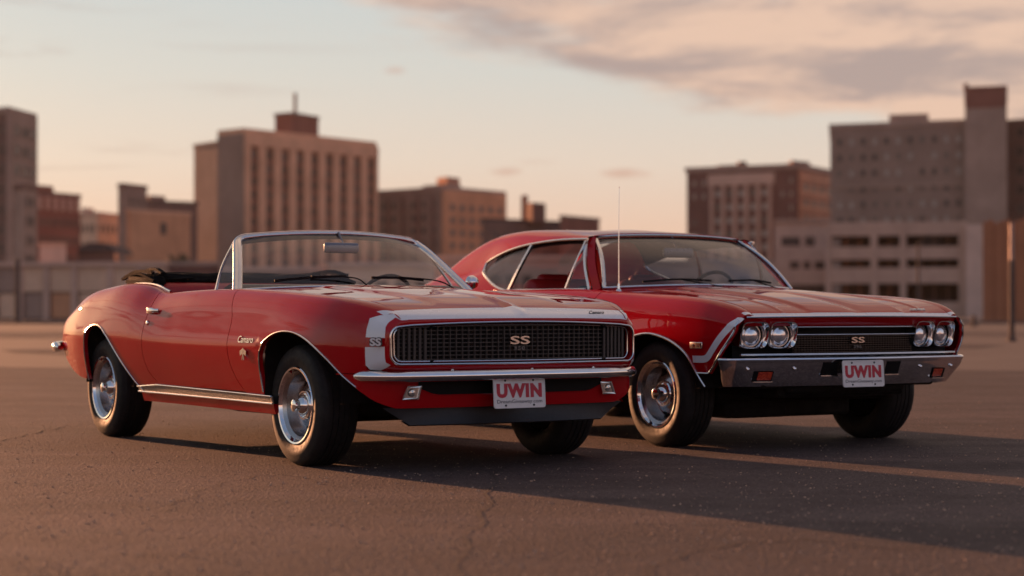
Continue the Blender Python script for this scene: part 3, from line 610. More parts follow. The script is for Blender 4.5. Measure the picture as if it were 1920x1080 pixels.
prism(b, 'roof_room', fpoly(at(1342, d + 14), at(1348, d + 11), at(1402, d + 8)), z1 - .2, zat(301, d), 'darkbrown'); prism(b, 'roof_tank', fpoly(at(1382, d + 15), at(1386, d + 13), at(1400, d + 12)), z1, zat(292, d), 'darkbrown'); prism(b, 'penthouse', fpoly(at(1478, d + 9), at(1486, d + 4), at(1519, d + 8)), z1 - .2, zat(297, d), 'darkbrown'); setbase(b)
# large grey building right with tower
b = bldg('concrete_building', 'large grey concrete block with scattered pale windows, tallest on the right'); d = 296; A, B = at(1557, d * 1.028), at(1812, d); n_ = np.array([.17, 1]) * 26; z1 = zat(229, d); pl = [A, B, B + n_, A + n_]; prism(b, 'wall', pl, 0, z1, 'greyconc'); coping(b, pl, z1, 'taupe', .8)
windows(b, A, B, .03, .99, zat(425, d), z1 - 1.2, 11, 6, .40, .46, ('pane_pale', 'pane_dark', 'pane_dark', 'pane_mid', 'pane_pale'), 23, .06); facebox(b, 'string_course', A, B, 0, 1, zat(347, d), zat(342, d), .2, .3, 'taupe')
prism(b, 'penthouse', [at(1668, d + 7), at(1742, d + 5), at(1742, d + 14), at(1668, d + 16)], z1 - .2, zat(206, d), 'taupe')
tp = [at(1810, d - 2), at(1889, d - 4), at(1889, d + 16), at(1810, d + 18)]; prism(b, 'tower', tp, 0, zat(170, d), 'taupe'); coping(b, tp, zat(170, d), 'redbrick', .6); facebox(b, 'tower_cap', tp[0], tp[1], .02, .98, zat(205, d), zat(172, d), .12, .3, 'redbrick'); m_ = MB(); p = at(1812, d); m_.add(*tubeVF([(p[0], p[1], zat(172, d)), (p[0], p[1], zat(156, d))], .35, 8, up=(1, 0, 0))); m_.build('mast', b, ('darkbrown',), car=False)
wA, wB = at(1888, d + 3), at(2050, d - 6); wl_ = [wA, wB, wB + n_, wA + n_]; prism(b, 'wing_wall', wl_, 0, zat(221, d), 'darkbrown'); windows(b, wA, wB, .08, .98, 3, zat(228, d), 5, 9, .5, .5, ('pane_dark', 'pane_mid'), 18); setbase(b)
# parking garage
b = bldg('parking_garage', 'three level concrete parking garage with long dark openings'); d = 188; A, B = at(1555, d * 1.02), at(1812, d); zz = [zat(v, d) for v in (590, 566, 531, 501, 485, 461, 440, 414)]
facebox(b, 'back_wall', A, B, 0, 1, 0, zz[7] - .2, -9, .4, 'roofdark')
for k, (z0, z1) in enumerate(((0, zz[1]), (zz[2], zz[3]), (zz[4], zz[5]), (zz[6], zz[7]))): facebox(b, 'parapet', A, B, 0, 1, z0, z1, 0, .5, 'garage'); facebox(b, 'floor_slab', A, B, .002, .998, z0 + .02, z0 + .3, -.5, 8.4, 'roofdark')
for t0, t1 in ((-.012, .012), (.305, .355), (.52, .565), (.945, 1.0)): facebox(b, 'column', A, B, t0, t1, 0, zz[7] - .05, .12, .9, 'garage')
for t0 in (.10, .20, .42, .66, .75, .85): facebox(b, 'inner_column', A, B, t0, t0 + .012, 0, zz[7] - .1, -2, .6, 'darkbrown')
E2 = [at(1811, d - 1), at(1846, d - 1), at(1846, d + 10), at(1811, d + 10)]; prism(b, 'stair_tower', E2, 0, zz[7] - .4, 'paleconc'); setbase(b)
b = bldg('garage_annex', 'lower beige building with small dark openings left of the parking garage'); d = 205; A, B = at(1452, d), at(1557, d); facebox(b, 'wall', A, B, 0, 1, 0, zat(417, d), 0, 12, 'garage'); facebox(b, 'parapet', A, B, -.01, 1.01, zat(417, d), zat(411, d), .3, 12.5, 'taupe')
for (v0, v1, sp) in ((461, 444, ((.13, .46), (.55, .72))), (504, 490, ((.28, .44), (.52, .64), (.72, .93))), (566, 534, ((.15, .96),))):
    for t0, t1 in sp: facebox(b, 'opening', A, B, t0, t1, zat(v0, d), zat(v1, d), .05, .3, 'pane_dark')  # solid dark boxes stand for the shade inside the openings
facebox(b, 'corner_column', A, B, .90, .99, 0, zat(470, d), .2, .4, 'paleconc'); setbase(b)
# rust red boarded wall at the right edge
b = empty('boarded_wall', (0, 0, 0), 0, 'rust orange wall of upright boards at the right edge', 'wall'); d = 118; A, B = at(1843, d), at(2010, d * .97); 
for k in range(16): facebox(b, 'board', A, B, k / 16 + .004, (k + 1) / 16 - .004, 0, zat(416, d) + .12 * math.sin(k * 2.1), .05 + .05 * (k % 2), .2, 'rust')
facebox(b, 'frame', A, B, 0, 1, .3, zat(420, d) - .3, -.1, .15, 'darkbrown'); setbase(b)
# low buildings just beyond the lot
b = bldg('low_warehouse', 'long low cream warehouse with pilasters at the left'); d = 150; A, B = at(-160, d * 1.01), at(316, d); z1 = zat(491, d); facebox(b, 'wall', A, B, 0, 1, 0, z1 - .25, -.35, 14, 'darkbrown'); facebox(b, 'cornice', A, B, 0, 1, z1 - .35, z1, .25, 14.6, 'stonepale')
pxs = [-160, -110, -60, -10, 38, 88, 140, 207, 262, 314]
for k, px in enumerate(pxs): t = (px + 160) / 476; facebox(b, 'pilaster', A, B, max(0, t - .012), min(1, t + .012), 0, z1 - .35, .12, .45, 'stonepale')
for k in range(len(pxs) - 1):
    t0, t1 = (pxs[k] + 160) / 476 + .013, (pxs[k + 1] + 160) / 476 - .013; facebox(b, 'wall_panel', A, B, t0, t1, zat(547, d), z1 - .4, -.05, .3, 'cream' if k not in (3,) else 'taupe'); facebox(b, 'lower_door', A, B, t0 + .005, t1 - .005, .1, zat(550, d), -.18, .2, ('cream', 'taupe', 'orange')[k % 3])
setbase(b)
def low(name, label, x0, x1, v, d, mat, mat2, cols, seed, panes=('pane_dark', 'pane_mid')):
    b = bldg(name, label); A, B = at(x0, d), at(x1, d); z1 = zat(v, d); facebox(b, 'wall', A, B, 0, 1, 0, z1, 0, 10, mat); facebox(b, 'cornice', A, B, -.004, 1.004, z1, z1 + .3, .2, 10.4, mat2); windows(b, A, B, .02, .98, .6, z1 - .5, cols, 1, .6, .6, panes, seed); setbase(b)
low('brick_shed', 'low maroon brick shed between cream warehouse and convertible', 317, 412, 498, 146, 'maroon', 'taupe', 3, 31)
low('shop_building', 'low taupe shop row seen through the convertible windscreen, left end', 414, 612, 508, 142, 'taupe', 'stonepale', 7, 32)
low('pale_shop', 'pale plastered shop seen through the convertible windscreen', 616, 815, 500, 138, 'cream', 'stonepale', 5, 33)
low('grey_shop', 'low grey building beyond the rear of the fastback', 818, 1100, 486, 150, 'garage', 'stonepale', 9, 34, ('pane_mid', 'pane_mid', 'pane_dark'))
low('long_shed', 'long low brown shed seen through the hardtop cabin', 1104, 1450, 494, 155, 'garage', 'taupe', 10, 35, ('pane_mid', 'pane_dark'))
# posts
def post(name, label, px, vb, vt, w, mat, cap=None, arm=False):
    d = CAM_H * FPX / (vb - HOR); p = at(px, d); o = empty(name, (p[0], p[1], 0), 0, label, 'post'); zt_ = zat(vt, d); r_ = w / FPX * d / 2
    m_ = MB(); m_.add(*sweepVF([(0, 0, 0), (0, 0, zt_ * .5), (0, 0, zt_)], circ(r_, 12), up=(1, 0, 0), scale=[1, .92, .8])); m_.build('shaft', o, (mat,), car=False)
    m_ = MB(); m_.add(*latheVF([(r_ * 1.9, 0), (r_ * 1.9, .05), (r_ * 1.3, .10), (0, .10)], (0, 0, 0), (0, 0, 1), 12)); m_.build('base_collar', o, ('woodpost',), car=False)
    if cap: m_ = MB(); m_.add(*latheVF([(r_ * 1.12, 0), (r_ * 1.1, cap), (r_ * .9, cap + .03)], (0, 0, .1), (0, 0, 1), 12)); m_.build('dark_sleeve', o, ('woodpost',), car=False)
    if arm:
        m_ = MB(); m_.add(*tubeVF([(0, 0, zt_ - .05), (.5, -.1, zt_ + .1), (1.1, -.2, zt_ + .12)], r_ * .6)); m_.add(*boxVF((1.3, -.22, zt_ + .1), (.6, .22, .12), bev=.03)); m_.build('lamp_arm', o, (mat,), car=False)
    return o
post('wooden_post', 'weathered wooden post before the cream warehouse at left', 33, 607, 486, 11, 'woodpost')
post('tall_pole', 'slim pinkish pole with dark lower sleeve near the right edge', 1897, 640, 418, 10, 'steelpost', cap=1.9)
post('lamp_post', 'slim dark lamp post in front of the parking garage', 1722, 600, 455, 6, 'woodpost', arm=True)
post('bollard', 'short dark bollard near the foot of the garage stair tower', 1826, 612, 590, 9, 'woodpost')
# small dark tree between the orange block and the hotel
d = 180; p = at(338, d); o = empty('small_tree', (p[0], p[1], 0), 0, 'small dark bushy tree in front of the orange brick block', 'tree')
m_ = MB(); m_.add(*sweepVF([(0, 0, 0), (.1, 0, 2), (0, .1, 4.2)], circ(.16, 8), up=(1, 0, 0), scale=[1, .8, .5]))
for k in range(6): a = k * 1.05; m_.add(*sweepVF([(0, 0, 2.6 + .2 * k), (.6 * math.cos(a), .6 * math.sin(a), 3.6 + .2 * k), (1.0 * math.cos(a), 1.0 * math.sin(a), 4.2 + .25 * k)], circ(.05, 6), up=(1, 0, .2), scale=[1, .7, .3]))
m_.build('trunk', o, ('woodpost',), car=False)
M['leaf'] = simple('tree_leaf', (.045, .05, .022), .6, var=.4, vscale=2)
V, F = [], []; r = np.random.RandomState(4)
for k in range(2600):
    c = r.randn(3) * np.array([.62, .6, .75]); c *= .75 + .3 * np.sin(5 * c[0]) * np.cos(4 * c[2]); c += [0, 0, 4.3]; a, b_ = r.randn(3) * .09, r.randn(3) * .09; n0 = len(V); V += [tuple(c - a), tuple(c + b_), tuple(c + a), tuple(c - b_)]; F.append([n0, n0 + 1, n0 + 2, n0 + 3])
lo = link('crown', mesh_from(V, F, name='crown', car=False), o, ('leaf',), smooth=False)

# ------------------------------------------------------------------ wheels (built once, mesh data shared by all eight)
def wheel_meshes(Rt, W, Rr):
    """axis along +y (car space, outer face at +W/2), centred on the origin"""
    h = W / 2; out = {}
    tb = MB()
    prof = [(Rr - .012, -h + .03), (Rr + .004, -h + .008), (Rr + .03, -h - .004), (Rt - .055, -h - .010), (Rt - .028, -h), (Rt - .010, -h + .014), (Rt - .002, -h + .03)]
    n = 5; w0, w1 = -h + .03, h - .03; gw = .006; step = (w1 - w0) / n
    for k in range(n):
        a = w0 + k * step
        if k > 0: prof += [(Rt - .008, a - gw / 2), (Rt - .008, a + gw / 2), (Rt, a + gw / 2)]
        prof += [(Rt, a + step - gw / 2)]
    prof += [(Rt - .002, h - .03), (Rt - .010, h - .014), (Rt - .016, h - .006), (Rt - .030, h + .001), (Rt - .036, h + .002), (Rt - .055, h + .010), (Rr + .045, h + .009), (Rr + .030, h + .004), (Rr + .020, h + .003), (Rr + .008, h - .006), (Rr - .004, h - .012), (Rr - .012, h - .03)]
    tb.add(*latheVF(prof, (0, 0, 0), (0, 1, 0), 80)); out['tyre'] = (tb, ('rubber',), 40)
    rb = MB()
    rb.add(*latheVF([(Rr - .004, -h + .02), (Rr - .012, h - .012), (Rr - .016, h - .015), (Rr - .030, h - .028), (Rr - .038, h - .080), (Rr - .050, h - .098),
                     (Rr - .062, h - .096), (Rr - .085, h - .080), (.072, h - .064), (.066, h - .068), (.0, h - .07)], (0, 0, 0), (0, 1, 0), 64))
    rb.add(*latheVF([(Rr - .02, -h + .03), (Rr - .06, -h + .05), (.05, -h + .09), (0, -h + .09)], (0, 0, 0), (0, 1, 0), 40), mi=1)
    out['rim'] = (rb, ('silver', 'under'), 30)
    for k in range(5):       # five dark slots between the bowed spokes
        sl = MB(); a = 2 * math.pi * (k + .25) / 5; e = []
        for q in range(12):
            t = 2 * math.pi * q / 12; rr = Rr - .062 + .013 * math.sin(t); aa = a + .26 * math.cos(t)
            e.append((rr * math.cos(aa), h - .094 + .6 * (.013 * -math.sin(t)) + .0035, rr * math.sin(aa)))
        sl.add(e, [list(range(12))]); out['slot%d' % k] = (sl, ('black',), 30)
    tr = MB(); tr.add(*latheVF([(Rr + .012, h - .008), (Rr + .013, h + .001), (Rr + .008, h + .006), (Rr - .001, h + .004), (Rr - .008, h - .006), (Rr - .018, h - .020), (Rr - .030, h - .052), (Rr - .033, h - .066)], (0, 0, 0), (0, 1, 0), 72))
    for k in range(8):
        a = 2 * math.pi * (k + .4) / 8; rr = Rr - .0255
        tr.add(*latheVF([(.006, 0), (.006, .003), (0, .003)], (rr * math.cos(a), h - .046, rr * math.sin(a)), (-math.cos(a), .35, -math.sin(a)), 8), mi=1)
    out['trim_ring'] = (tr, ('chrome', 'black'), 40)
    cp = MB(); cp.add(*latheVF([(.078, h - .066), (.079, h - .052), (.074, h - .046), (.067, h - .046), (.062, h - .052), (.056, h - .050), (.050, h - .030), (.036, h - .018), (.031, h - .014), (.030, h + .000), (.033, h + .004), (.031, h + .012), (.022, h + .016), (0, h + .017)], (0, 0, 0), (0, 1, 0), 40))
    out['hub_cap'] = (cp, ('chrome',), 40)
    return {k: (v[0], v[1], v[2]) for k, v in out.items()}
WHEEL = {}
def get_wheel():
    if WHEEL: return WHEEL
    for k, (mb, mats, sh) in wheel_meshes(.3145, .215, .190).items():
        me = mesh_from(np.concatenate(mb.V), mb.F, mb.MI, k)
        bm = bmesh.new(); bm.from_mesh(me); bmesh.ops.recalc_face_normals(bm, faces=bm.faces); bm.to_mesh(me); bm.free()
        for m in mats: me.materials.append(M[m])
        me.polygons.foreach_set('use_smooth', [True] * len(me.polygons)); me.set_sharp_from_angle(angle=R(sh)); WHEEL[k] = me
    return WHEEL
def put_wheels(car_o, wb, tr, zc=.3115):
    ms = get_wheel()
    for x in (0, -wb):
        for sgn in (1, -1):
            w = bpy.data.objects.new('wheel', ms['tyre']); COL.objects.link(w); w.parent = car_o
            w.location = (x, -sgn * tr / 2, zc); w.rotation_euler = (0, random.uniform(0, 6.28), 0 if sgn == 1 else math.pi)
            for k in ('rim', 'trim_ring', 'hub_cap', 'slot0', 'slot1', 'slot2', 'slot3', 'slot4'):
                c = bpy.data.objects.new(k.rstrip('01234'), ms[k]); COL.objects.link(c); c.parent = w
def license_plate(car_o, x, y, z, tilt):
    """pos car space; US plate facing forward"""
    w, h = .305, .152; mb = MB(); bm = bmesh.new()
    n = 5; rr = .012; pts = []
    for cx, cz, a0 in ((w / 2 - rr, h / 2 - rr, 0), (-w / 2 + rr, h / 2 - rr, 90), (-w / 2 + rr, -h / 2 + rr, 180), (w / 2 - rr, -h / 2 + rr, 270)):
        for k in range(n): a = R(a0 + 90 * k / (n - 1)); pts.append((cx + rr * math.cos(a), cz + rr * math.sin(a)))
    pts = np.array(pts); N = len(pts); t = R(tilt); ct, st = math.cos(t), math.sin(t)
    P = lambda q, d: np.column_stack([x + q[:, 1] * st + d * ct + 0 * q[:, 0], y + q[:, 0], z + q[:, 1] * ct - d * st])
    inner = pts * np.array([.965, .93])
    V = np.vstack([P(pts, 0), P(pts, .006), P(inner, .0065), P(inner, .004)])
    F = [[k, (k + 1) % N, N + (k + 1) % N, N + k] for k in range(N)] + [[N + k, N + (k + 1) % N, 2 * N + (k + 1) % N, 2 * N + k] for k in range(N)] + [[2 * N + k, 2 * N + (k + 1) % N, 3 * N + (k + 1) % N, 3 * N + k] for k in range(N)]
    F += [list(range(3 * N, 4 * N)), list(range(N))[::-1]]
    mb.add(V, F); o = mb.build('license_plate', car_o, ('platewhite',), smooth=False)
    B = lambda yy, zz, d=.0042: Vector((x + zz * st + d * ct, -(y + yy), z + zz * ct - d * st))
    up = Vector((st, 0, ct)); rt = Vector((0, 1, 0))
    text_obj('lettering', 'UWIN', .088, B(0, .008), rt, up, 'platered', o, .0015, bold=.0052, sx=1.02, spacing=1.14)
    text_obj('lettering', 'DreamGiveaway.com', .0255, B(0, -.043), rt, up, 'plategrey', o, .0008, bold=.0002, sx=1.22)
    for yy in (-.083, .083):
        for zz in (-.062, .062):
            sb = MB(); c = B(yy, zz); sb.add(*latheVF([(.0055, 0), (.005, .003), (0, .0035)], (c.x, -c.y, c.z), (1, 0, 0), 10)); sb.build('screw', o, ('black',))
    return o

# ------------------------------------------------------------------ car 1: convertible
CAM1 = (-0.40603, 10.47747, 0.56717)
def build_convertible():
    car = empty('convertible_car', (CAM1[0], CAM1[1], 0), CAM1[2] - math.pi / 2,
                'red open top muscle car with white nose stripe and folded black roof', 'car', 'red muscle cars on the parking lot')
    zE = csp({0: .757, .015: .775, .05: .795, .1: .814, .16: .831, .38: .860, .67: .879, 1.1: .898, 1.5: .912, 1.7: .916})
    zC = csp({0: .765, .02: .781, .05: .794, .11: .813, .3: .848, .7: .886, 1.2: .918, 1.6: .936})
    xf = lambda y: .885 - .085 * (np.abs(y) / .72) ** 2
    k3y = sm({-3.74: .64, -3.71: .715, -3.65: .785, -3.5: .85, -3.25: .89, -2.75: .918, -2.2: .925, -1.5: .918, -.7: .918, 0: .924, .2: .918, .35: .905, .48: .884, .58: .856, .64: .829, .68: .802, .75: .75})
    k3z = csp({-3.74: .60, -3.5: .63, -2.8: .66, -2.2: .645, -1.5: .635, -.5: .63, .3: .635, .79: .64})
    d6 = {-3.74: .655, -3.69: .72, -3.62: .765, -3.45: .833, -3.15: .897, -2.73: .94, -2.45: .957, -2.25: .950, -2.1: .935, -1.98: .908, -1.88: .893, -1.6: .898, -1.13: .907, -.8: .907}
    for x in (-.5, -.2, .1, .3, .5, .6, .65, .69, .72, .74): d6[x] = float(zE(.755 - x)) - .004
    k6z = sm(d6)
    k6y = sm({-3.74: .58, -3.6: .69, -3.3: .775, -2.7: .805, -2.3: .805, -1.9: .815, -1.2: .82, -.7: .82, 0: .835, .3: .830, .45: .817, .55: .797, .64: .765, .70: .738, .74: .72})
    k7y = sm({-3.74: .50, -3.6: .60, -3.3: .675, -2.7: .70, -2.3: .70, -1.9: .72, -1.2: .735, -.9: .715, -.7: .70, .4: .70, .82: .672})
    d7 = {x: z + .008 for x, z in d6.items() if x < -.79}
    for x in (-.5, -.2, .1, .3, .5, .6, .68, .72, .75, .78, .80, .811): d7[x] = float(zE(.811 - x))
    k7z = sm(d7)
    dy4 = csp({-3.74: .02, -2.8: .024, -2.2: .020, -1.5: .026, -.5: .026, .3: .018, .772: .008})
    dy5 = csp({-3.74: .04, -2.8: .05, -2.2: .048, -1.5: .042, -.5: .042, .1: .036, .4: .031, .772: .030})
    L = Loft([lambda x: k3y(x) - .075, lambda x: k3y(x) - .042, lambda x: k3y(x) - .010, k3y, lambda x: k3y(x) - dy4(x), lambda x: np.minimum(k6y(x) + dy5(x), k3y(x) - dy4(x) - .012), k6y, k7y],
             [{0: .222}, {0: .335}, {0: .48}, k3z, lambda x: k3z(x) + .52 * (k6z(x) - k3z(x)), lambda x: k6z(x) - .036 - .012 * np.clip((.45 - x) / .7, 0, 1), k6z, k7z],
             [0, .13, .28, .44, .57, .68, .735, .84])
    L.crease = (k3z, .0045, .035, -3.55, .60)
    dfr = csp({.30: -.49, .336: -.50, .419: -.60, .489: -.651, .634: -.687, .75: -.68, .85: -.735, .92: -.80})
    drr = csp({.30: -1.70, .386: -1.76, .427: -1.83, .50: -1.885, .6: -1.905, .7: -1.90, .8: -1.875, .87: -1.89, .92: -1.92})
    fa = csp({-.288: .36, -.283: .42, -.277: .49, -.273: .53, -.266: .566, -.245: .60, -.222: .629, -.175: .657, -.116: .678, -.04: .692, .026: .696, .10: .693, .162: .684, .23: .667, .300: .642, .37: .606, .447: .560, .562: .470, .686: .382, .785: .337})
    ra = csp({-2.926: .355, -2.922: .45, -2.918: .53, -2.912: .60, -2.90: .640, -2.875: .667, -2.837: .688, -2.77: .706, -2.694: .711, -2.6: .695, -2.508: .655, -2.38: .574, -2.192: .445, -2.053: .354, -1.985: .32})
    rb = csp({-2.9165: .36, -3.02: .364, -3.12: .376, -3.24: .41, -3.34: .46, -3.44: .525, -3.54: .57, -3.74: .60})
    XF = .68
    def fz(x): return np.where(x < -.287, .360, np.maximum(np.maximum(fa(x), .360), np.where(x > .4, .494, 0)))
    def qz(x): return np.where(x < -2.9255, rb(x), np.maximum(ra(x), np.where(x < -2.6, rb(x), np.interp(x, [-2.06, -1.76], [.347, .366]))))
    def side(sgn, name, V, mats, mi=None, rim=.022):
        W = V.copy(); W[..., 1] *= sgn; P, F = with_rim(W, rim, flat=True); mb = MB()
        m = list(mi) + [0] * (len(F) - len(mi)) if mi is not None else 0
        mb.add(P, F, m); return mb.build(name, car, mats, sharp=45)
    fV, fu = L.panel(lambda z: dfr(z) + .007, lambda z, u: np.interp(u, [0, 5, 6, 7], [XF, XF, .725, .811]), [(-.288, 12), (-.27, 16), (-.2, 14), (0, 14), (.3, 16), (.5, 14), (.60, 10), (0, 14)], fz, 7.0, 40)
    fm = [1 if (i >= fV.shape[0] - 5 and fu[-1, j] > 5.95) else 0 for i in range(fV.shape[0] - 1) for j in range(fV.shape[1] - 1)]
    dV, du = L.panel(drr, dfr, [(0, 40)], lambda z: .3665 + 0 * z, 7.0, 34)
    qV, qu = L.panel(lambda z: -3.735 + 0 * z, lambda z: drr(z) - .007, [(-3.6, 10), (-3.2, 12), (-2.9265, 12), (-2.91, 16), (-2.86, 12), (-2.6, 12), (-2.2, 14), (0, 12)], qz, 7.0, 34)
    rV, _ = L.panel(lambda z: -2.03 + 0 * z, lambda z: -.20 + 0 * z, [(0, 30)], lambda z: .258 + 0 * z, lambda x: L.uz(x, .311), 6)
    mV, _ = L.panel(lambda z: -2.055 + 0 * z, lambda z: -.19 + 0 * z, [(-1.76, 8), (0, 24)], lambda z: .314 + 0 * z, lambda x: L.uz(x, np.interp(x, [-2.06, -1.75, -.19], [.343, .362, .353])), 6)
    mV[..., 1] += .005
    for s in (1, -1):
        side(s, 'front_fender', fV, ('red', 'white'), fm)
        d = side(s, 'door', dV, ('red',))
        side(s, 'quarter_panel', qV, ('red',))
        side(s, 'rocker_panel', rV, ('red',))
        m = side(s, 'sill_moulding', mV, ('satin',), rim=.008)
        for row in (0, -1):
            t = MB(); p = mV[:, row].copy(); p[:, 1] += .003; p[:, 1] *= s; t.add(*tubeVF(p, .0055 if row == 0 else .0042, 8)); t.build('chrome_strip', m, ('chrome',))
        # arch lips
        pa = np.array([(x, float(fa(x))) for x in np.concatenate([np.linspace(-.287, -.266, 14), np.linspace(-.26, -.2, 12), np.linspace(-.18, .66, 50)])])
        P = L.pt(pa[:, 0], np.maximum(pa[:, 1], .3), .003, 6); P[:, 1] *= s; t = MB(); t.add(*tubeVF(P, .0044, 8)); t.build('wheel_arch_trim', car, ('bright',))
        pr = np.array([(x, float(ra(x))) for x in np.concatenate([np.linspace(-2.926, -2.91, 14), np.linspace(-2.90, -2.84, 14), np.linspace(-2.82, -1.99, 44)])])
        P = L.pt(pr[:, 0], pr[:, 1], .003, 6); P[:, 1] *= s; t = MB(); t.add(*tubeVF(P, .0044, 8)); t.build('wheel_arch_trim', car, ('bright',))
        # wheel wells
        for x0, z0, w_ in ((.08, .315, 0), (-2.60, .315, 0)):
            t = MB(); t.add(*latheVF([(.46, .885), (.47, .86), (.47, .48), (.05, .48)], (x0, 0, z0), (0, 1, 0), 30, a0=R(150), a1=R(390)))
            V = np.concatenate(t.V); V[:, 1] = np.abs(V[:, 1]) * s; V[:, 2] = np.clip(V[:, 2], .34, .73); V[:, 0] = np.clip(V[:, 0], x0 - .36, x0 + (.44 if x0 > -1 else .52)); V[:, 1] = s * np.minimum(np.abs(V[:, 1]), L.yz(V[:, 0], 0 * V[:, 0] + .45, 6) - .014); t.V = [V]; t.build('wheel_well', car, ('under',))
        # door furniture
        hz, hx = .800, -1.80
        hp = L.pt(np.array([hx - .085, hx - .05, hx, hx + .05, hx + .075]), np.full(5, hz), np.array([.006, .022, .026, .022, .006])); hp[:, 1] *= s
        t = MB(); t.add(*sweepVF(pcurve(hp, 16), circ(.007, 8, .012)))
        bp = L.pt(np.array([hx - .085, hx + .015]), np.full(2, hz), .004); bp[:, 1] *= s
        t.add(*boxVF((hx - .045, (bp[0, 1] + .004 * s), hz), (.085, .012, .034), bev=.004)); h = t.build('handle', d, ('chrome',))
        t = MB(); c = L.pt(np.array([-1.855]), np.array([.728]), .0)[0]; t.add(*latheVF([(.015, 0), (.014, .006), (.009, .008), (0, .007)], (c[0], c[1] * s, c[2]), (0, s, .1), 16)); t.build('door_lock', d, ('chrome',))
        # fender script and crossed flags badge
        c = L.pt(np.array([-.445, -.455]), np.array([.646, .572]), .003)
        if s == 1:
            text_obj('lettering', 'Camaro', .052, (c[0][0], -c[0][1] + .001, c[0][2]), (1, 0, 0), (0, .1, 1), 'bright', car, .002, shear=.35, sx=1.15)
        t = MB(); q = c[1]
        for fl in ([(-.040, .014), (-.006, .026), (-.004, .000), (-.036, -.012)], [(.040, .014), (.006, .026), (.004, .000), (.036, -.012)], [(-.008, .030), (-.002, .030), (.014, -.034), (.007, -.036)], [(.008, .031), (.002, .031), (-.014, -.034), (-.007, -.036)]):
            V = [(q[0] + a, q[1] * s + .002 * s, q[2] + b) for a, b in fl] + [(q[0] + a, (q[1] + .007) * s, q[2] + b) for a, b in fl]
            n = len(fl); t.add(V, [list(range(n)), list(range(n, 2 * n))] + [[k, (k + 1) % n, n + (k + 1) % n, n + k] for k in range(n)])
        t.build('flag_badge', car, ('bright',), smooth=False)
    # ---- hood
    ys_ = np.concatenate([np.linspace(-.697, -.12, 22), np.linspace(-.10, .10, 21), np.linspace(.12, .697, 22)])
    def hood_z(y, d):
        w = np.clip(np.abs(y) / .70, 0, 1) ** 2.2
        z = zC(d) * (1 - w) + zE(d) * w
        ridge = .010 * np.clip(1 - np.abs(y) / .055, 0, 1) ** 1.3 * np.clip(1.2 - d / .9, 0, 1) * np.clip(d / .05, 0, 1)
        # raised centre panel with soft shoulders
        sh = 1 / (1 + np.exp((np.abs(y) - .40 + .03 * d) / .012)); z = z + ridge + .012 * sh * np.clip((d - .12) / .25, 0, 1)
        return z
    rows = np.concatenate([np.linspace(0, 1, 9)[:-1], 1 + np.linspace(0, 1, 40)]); V = np.zeros((len(ys_), len(rows), 3)); mi = []
    for i, y in enumerate(ys_):
        ds = .125 - .06 * (abs(y) / .70) ** 2; full = xf(y) - (-.64 - .14 * (y / .7) ** 2)
        d = np.where(rows <= 1, rows ** 1.3 * ds, ds + (rows - 1) * (full - ds))
        V[i, :, 0] = xf(y) - d; V[i, :, 1] = y; V[i, :, 2] = hood_z(np.full(len(d), y), d)
    mi = [1 if j < 8 else 0 for i in range(len(ys_) - 1) for j in range(len(rows) - 1)]
    V[:, :, 1] *= ((k7y(V[:, :, 0]) - .003) / .697); P, F = with_rim(V, .016, True); mb = MB(); mb.add(P, F, mi + [0] * (len(F) - len(mi))); hood = mb.build('hood', car, ('red', 'white'), sharp=50)
    # script on the nose stripe, driver's side
    y0 = -.48; d0 = .036; z0 = float(hood_z(np.array([y0]), np.array([d0]))[0]); text_obj('lettering', 'Camaro', .026, (float(xf(y0)) - d0, -y0, z0 + .003), (-.17, 1, 0), (-.5, 0, .85), 'badgeblack', hood, .002, shear=.35, sx=1.3)
    # cowl
    yc = np.linspace(-.72, .72, 25); V = np.zeros((25, 5, 3))
    for i, y in enumerate(yc):
        a = np.array([-.655 - .14 * (y / .7) ** 2, y, .928 - .020 * (y / .7) ** 2]); b = np.array([-.80 - .13 * (y / .77) ** 2, y, .940 - .024 * (y / .77) ** 2])
        V[i] = a + (b - a) * np.linspace(0, 1, 5)[:, None]
    mb = MB(); mb.add(*with_rim(V, .02)); mb.build('cowl', car, ('red',))
    # ---- nose surround with the rest of the stripe
    zt = lambda y: .747 - .022 * (np.abs(y) / .72) ** 2
    pairs = []; tag = []; fe = fV[-1]; feu = fu[-1]
    def at_z(z): return np.array([np.interp(z, fe[:30, 2], fe[:30, k]) for k in range(3)])
    def at_u(u): return np.array([np.interp(u, feu, fe[:, k]) for k in range(3)])
    for y in np.linspace(0, .64, 14): pairs.append((np.array([float(xf(y * 1.0)) - .01, y * 1.0, .510]), (y, .541))); tag.append('b')
    for o, i in (((.775, .69, .508), (.685, .543)), ((.735, .745, .510), (.706, .553)), ((.70, .785, .514), (.718, .570))): pairs.append((np.array(o), i)); tag.append('c')
    for zo, zi in ((.535, .585), (.58, .606), (.622, .626), (.624, .628), (.672, .668), (.674, .670), (.697, .682), (.715, .692)): pairs.append((at_z(zo), (.7245, zi))); tag.append('s')
    for u_, i in ((5.0, (.723, .699)), (5.4, (.719, .706)), (5.8, (.713, .713)), (6.2, (.704, .718)), (6.6, (.692, .721)), (6.99, (.675, float(zt(.675))))): pairs.append((at_u(u_), i)); tag.append('t')
    for y in np.linspace(.64, 0, 14): pairs.append((np.array([float(xf(y)) + .001, y, .765 - .008 * (y / .7) ** 2]), (y, float(zt(y))))); tag.append('p')
    half = []; nt_ = tag.index('t')
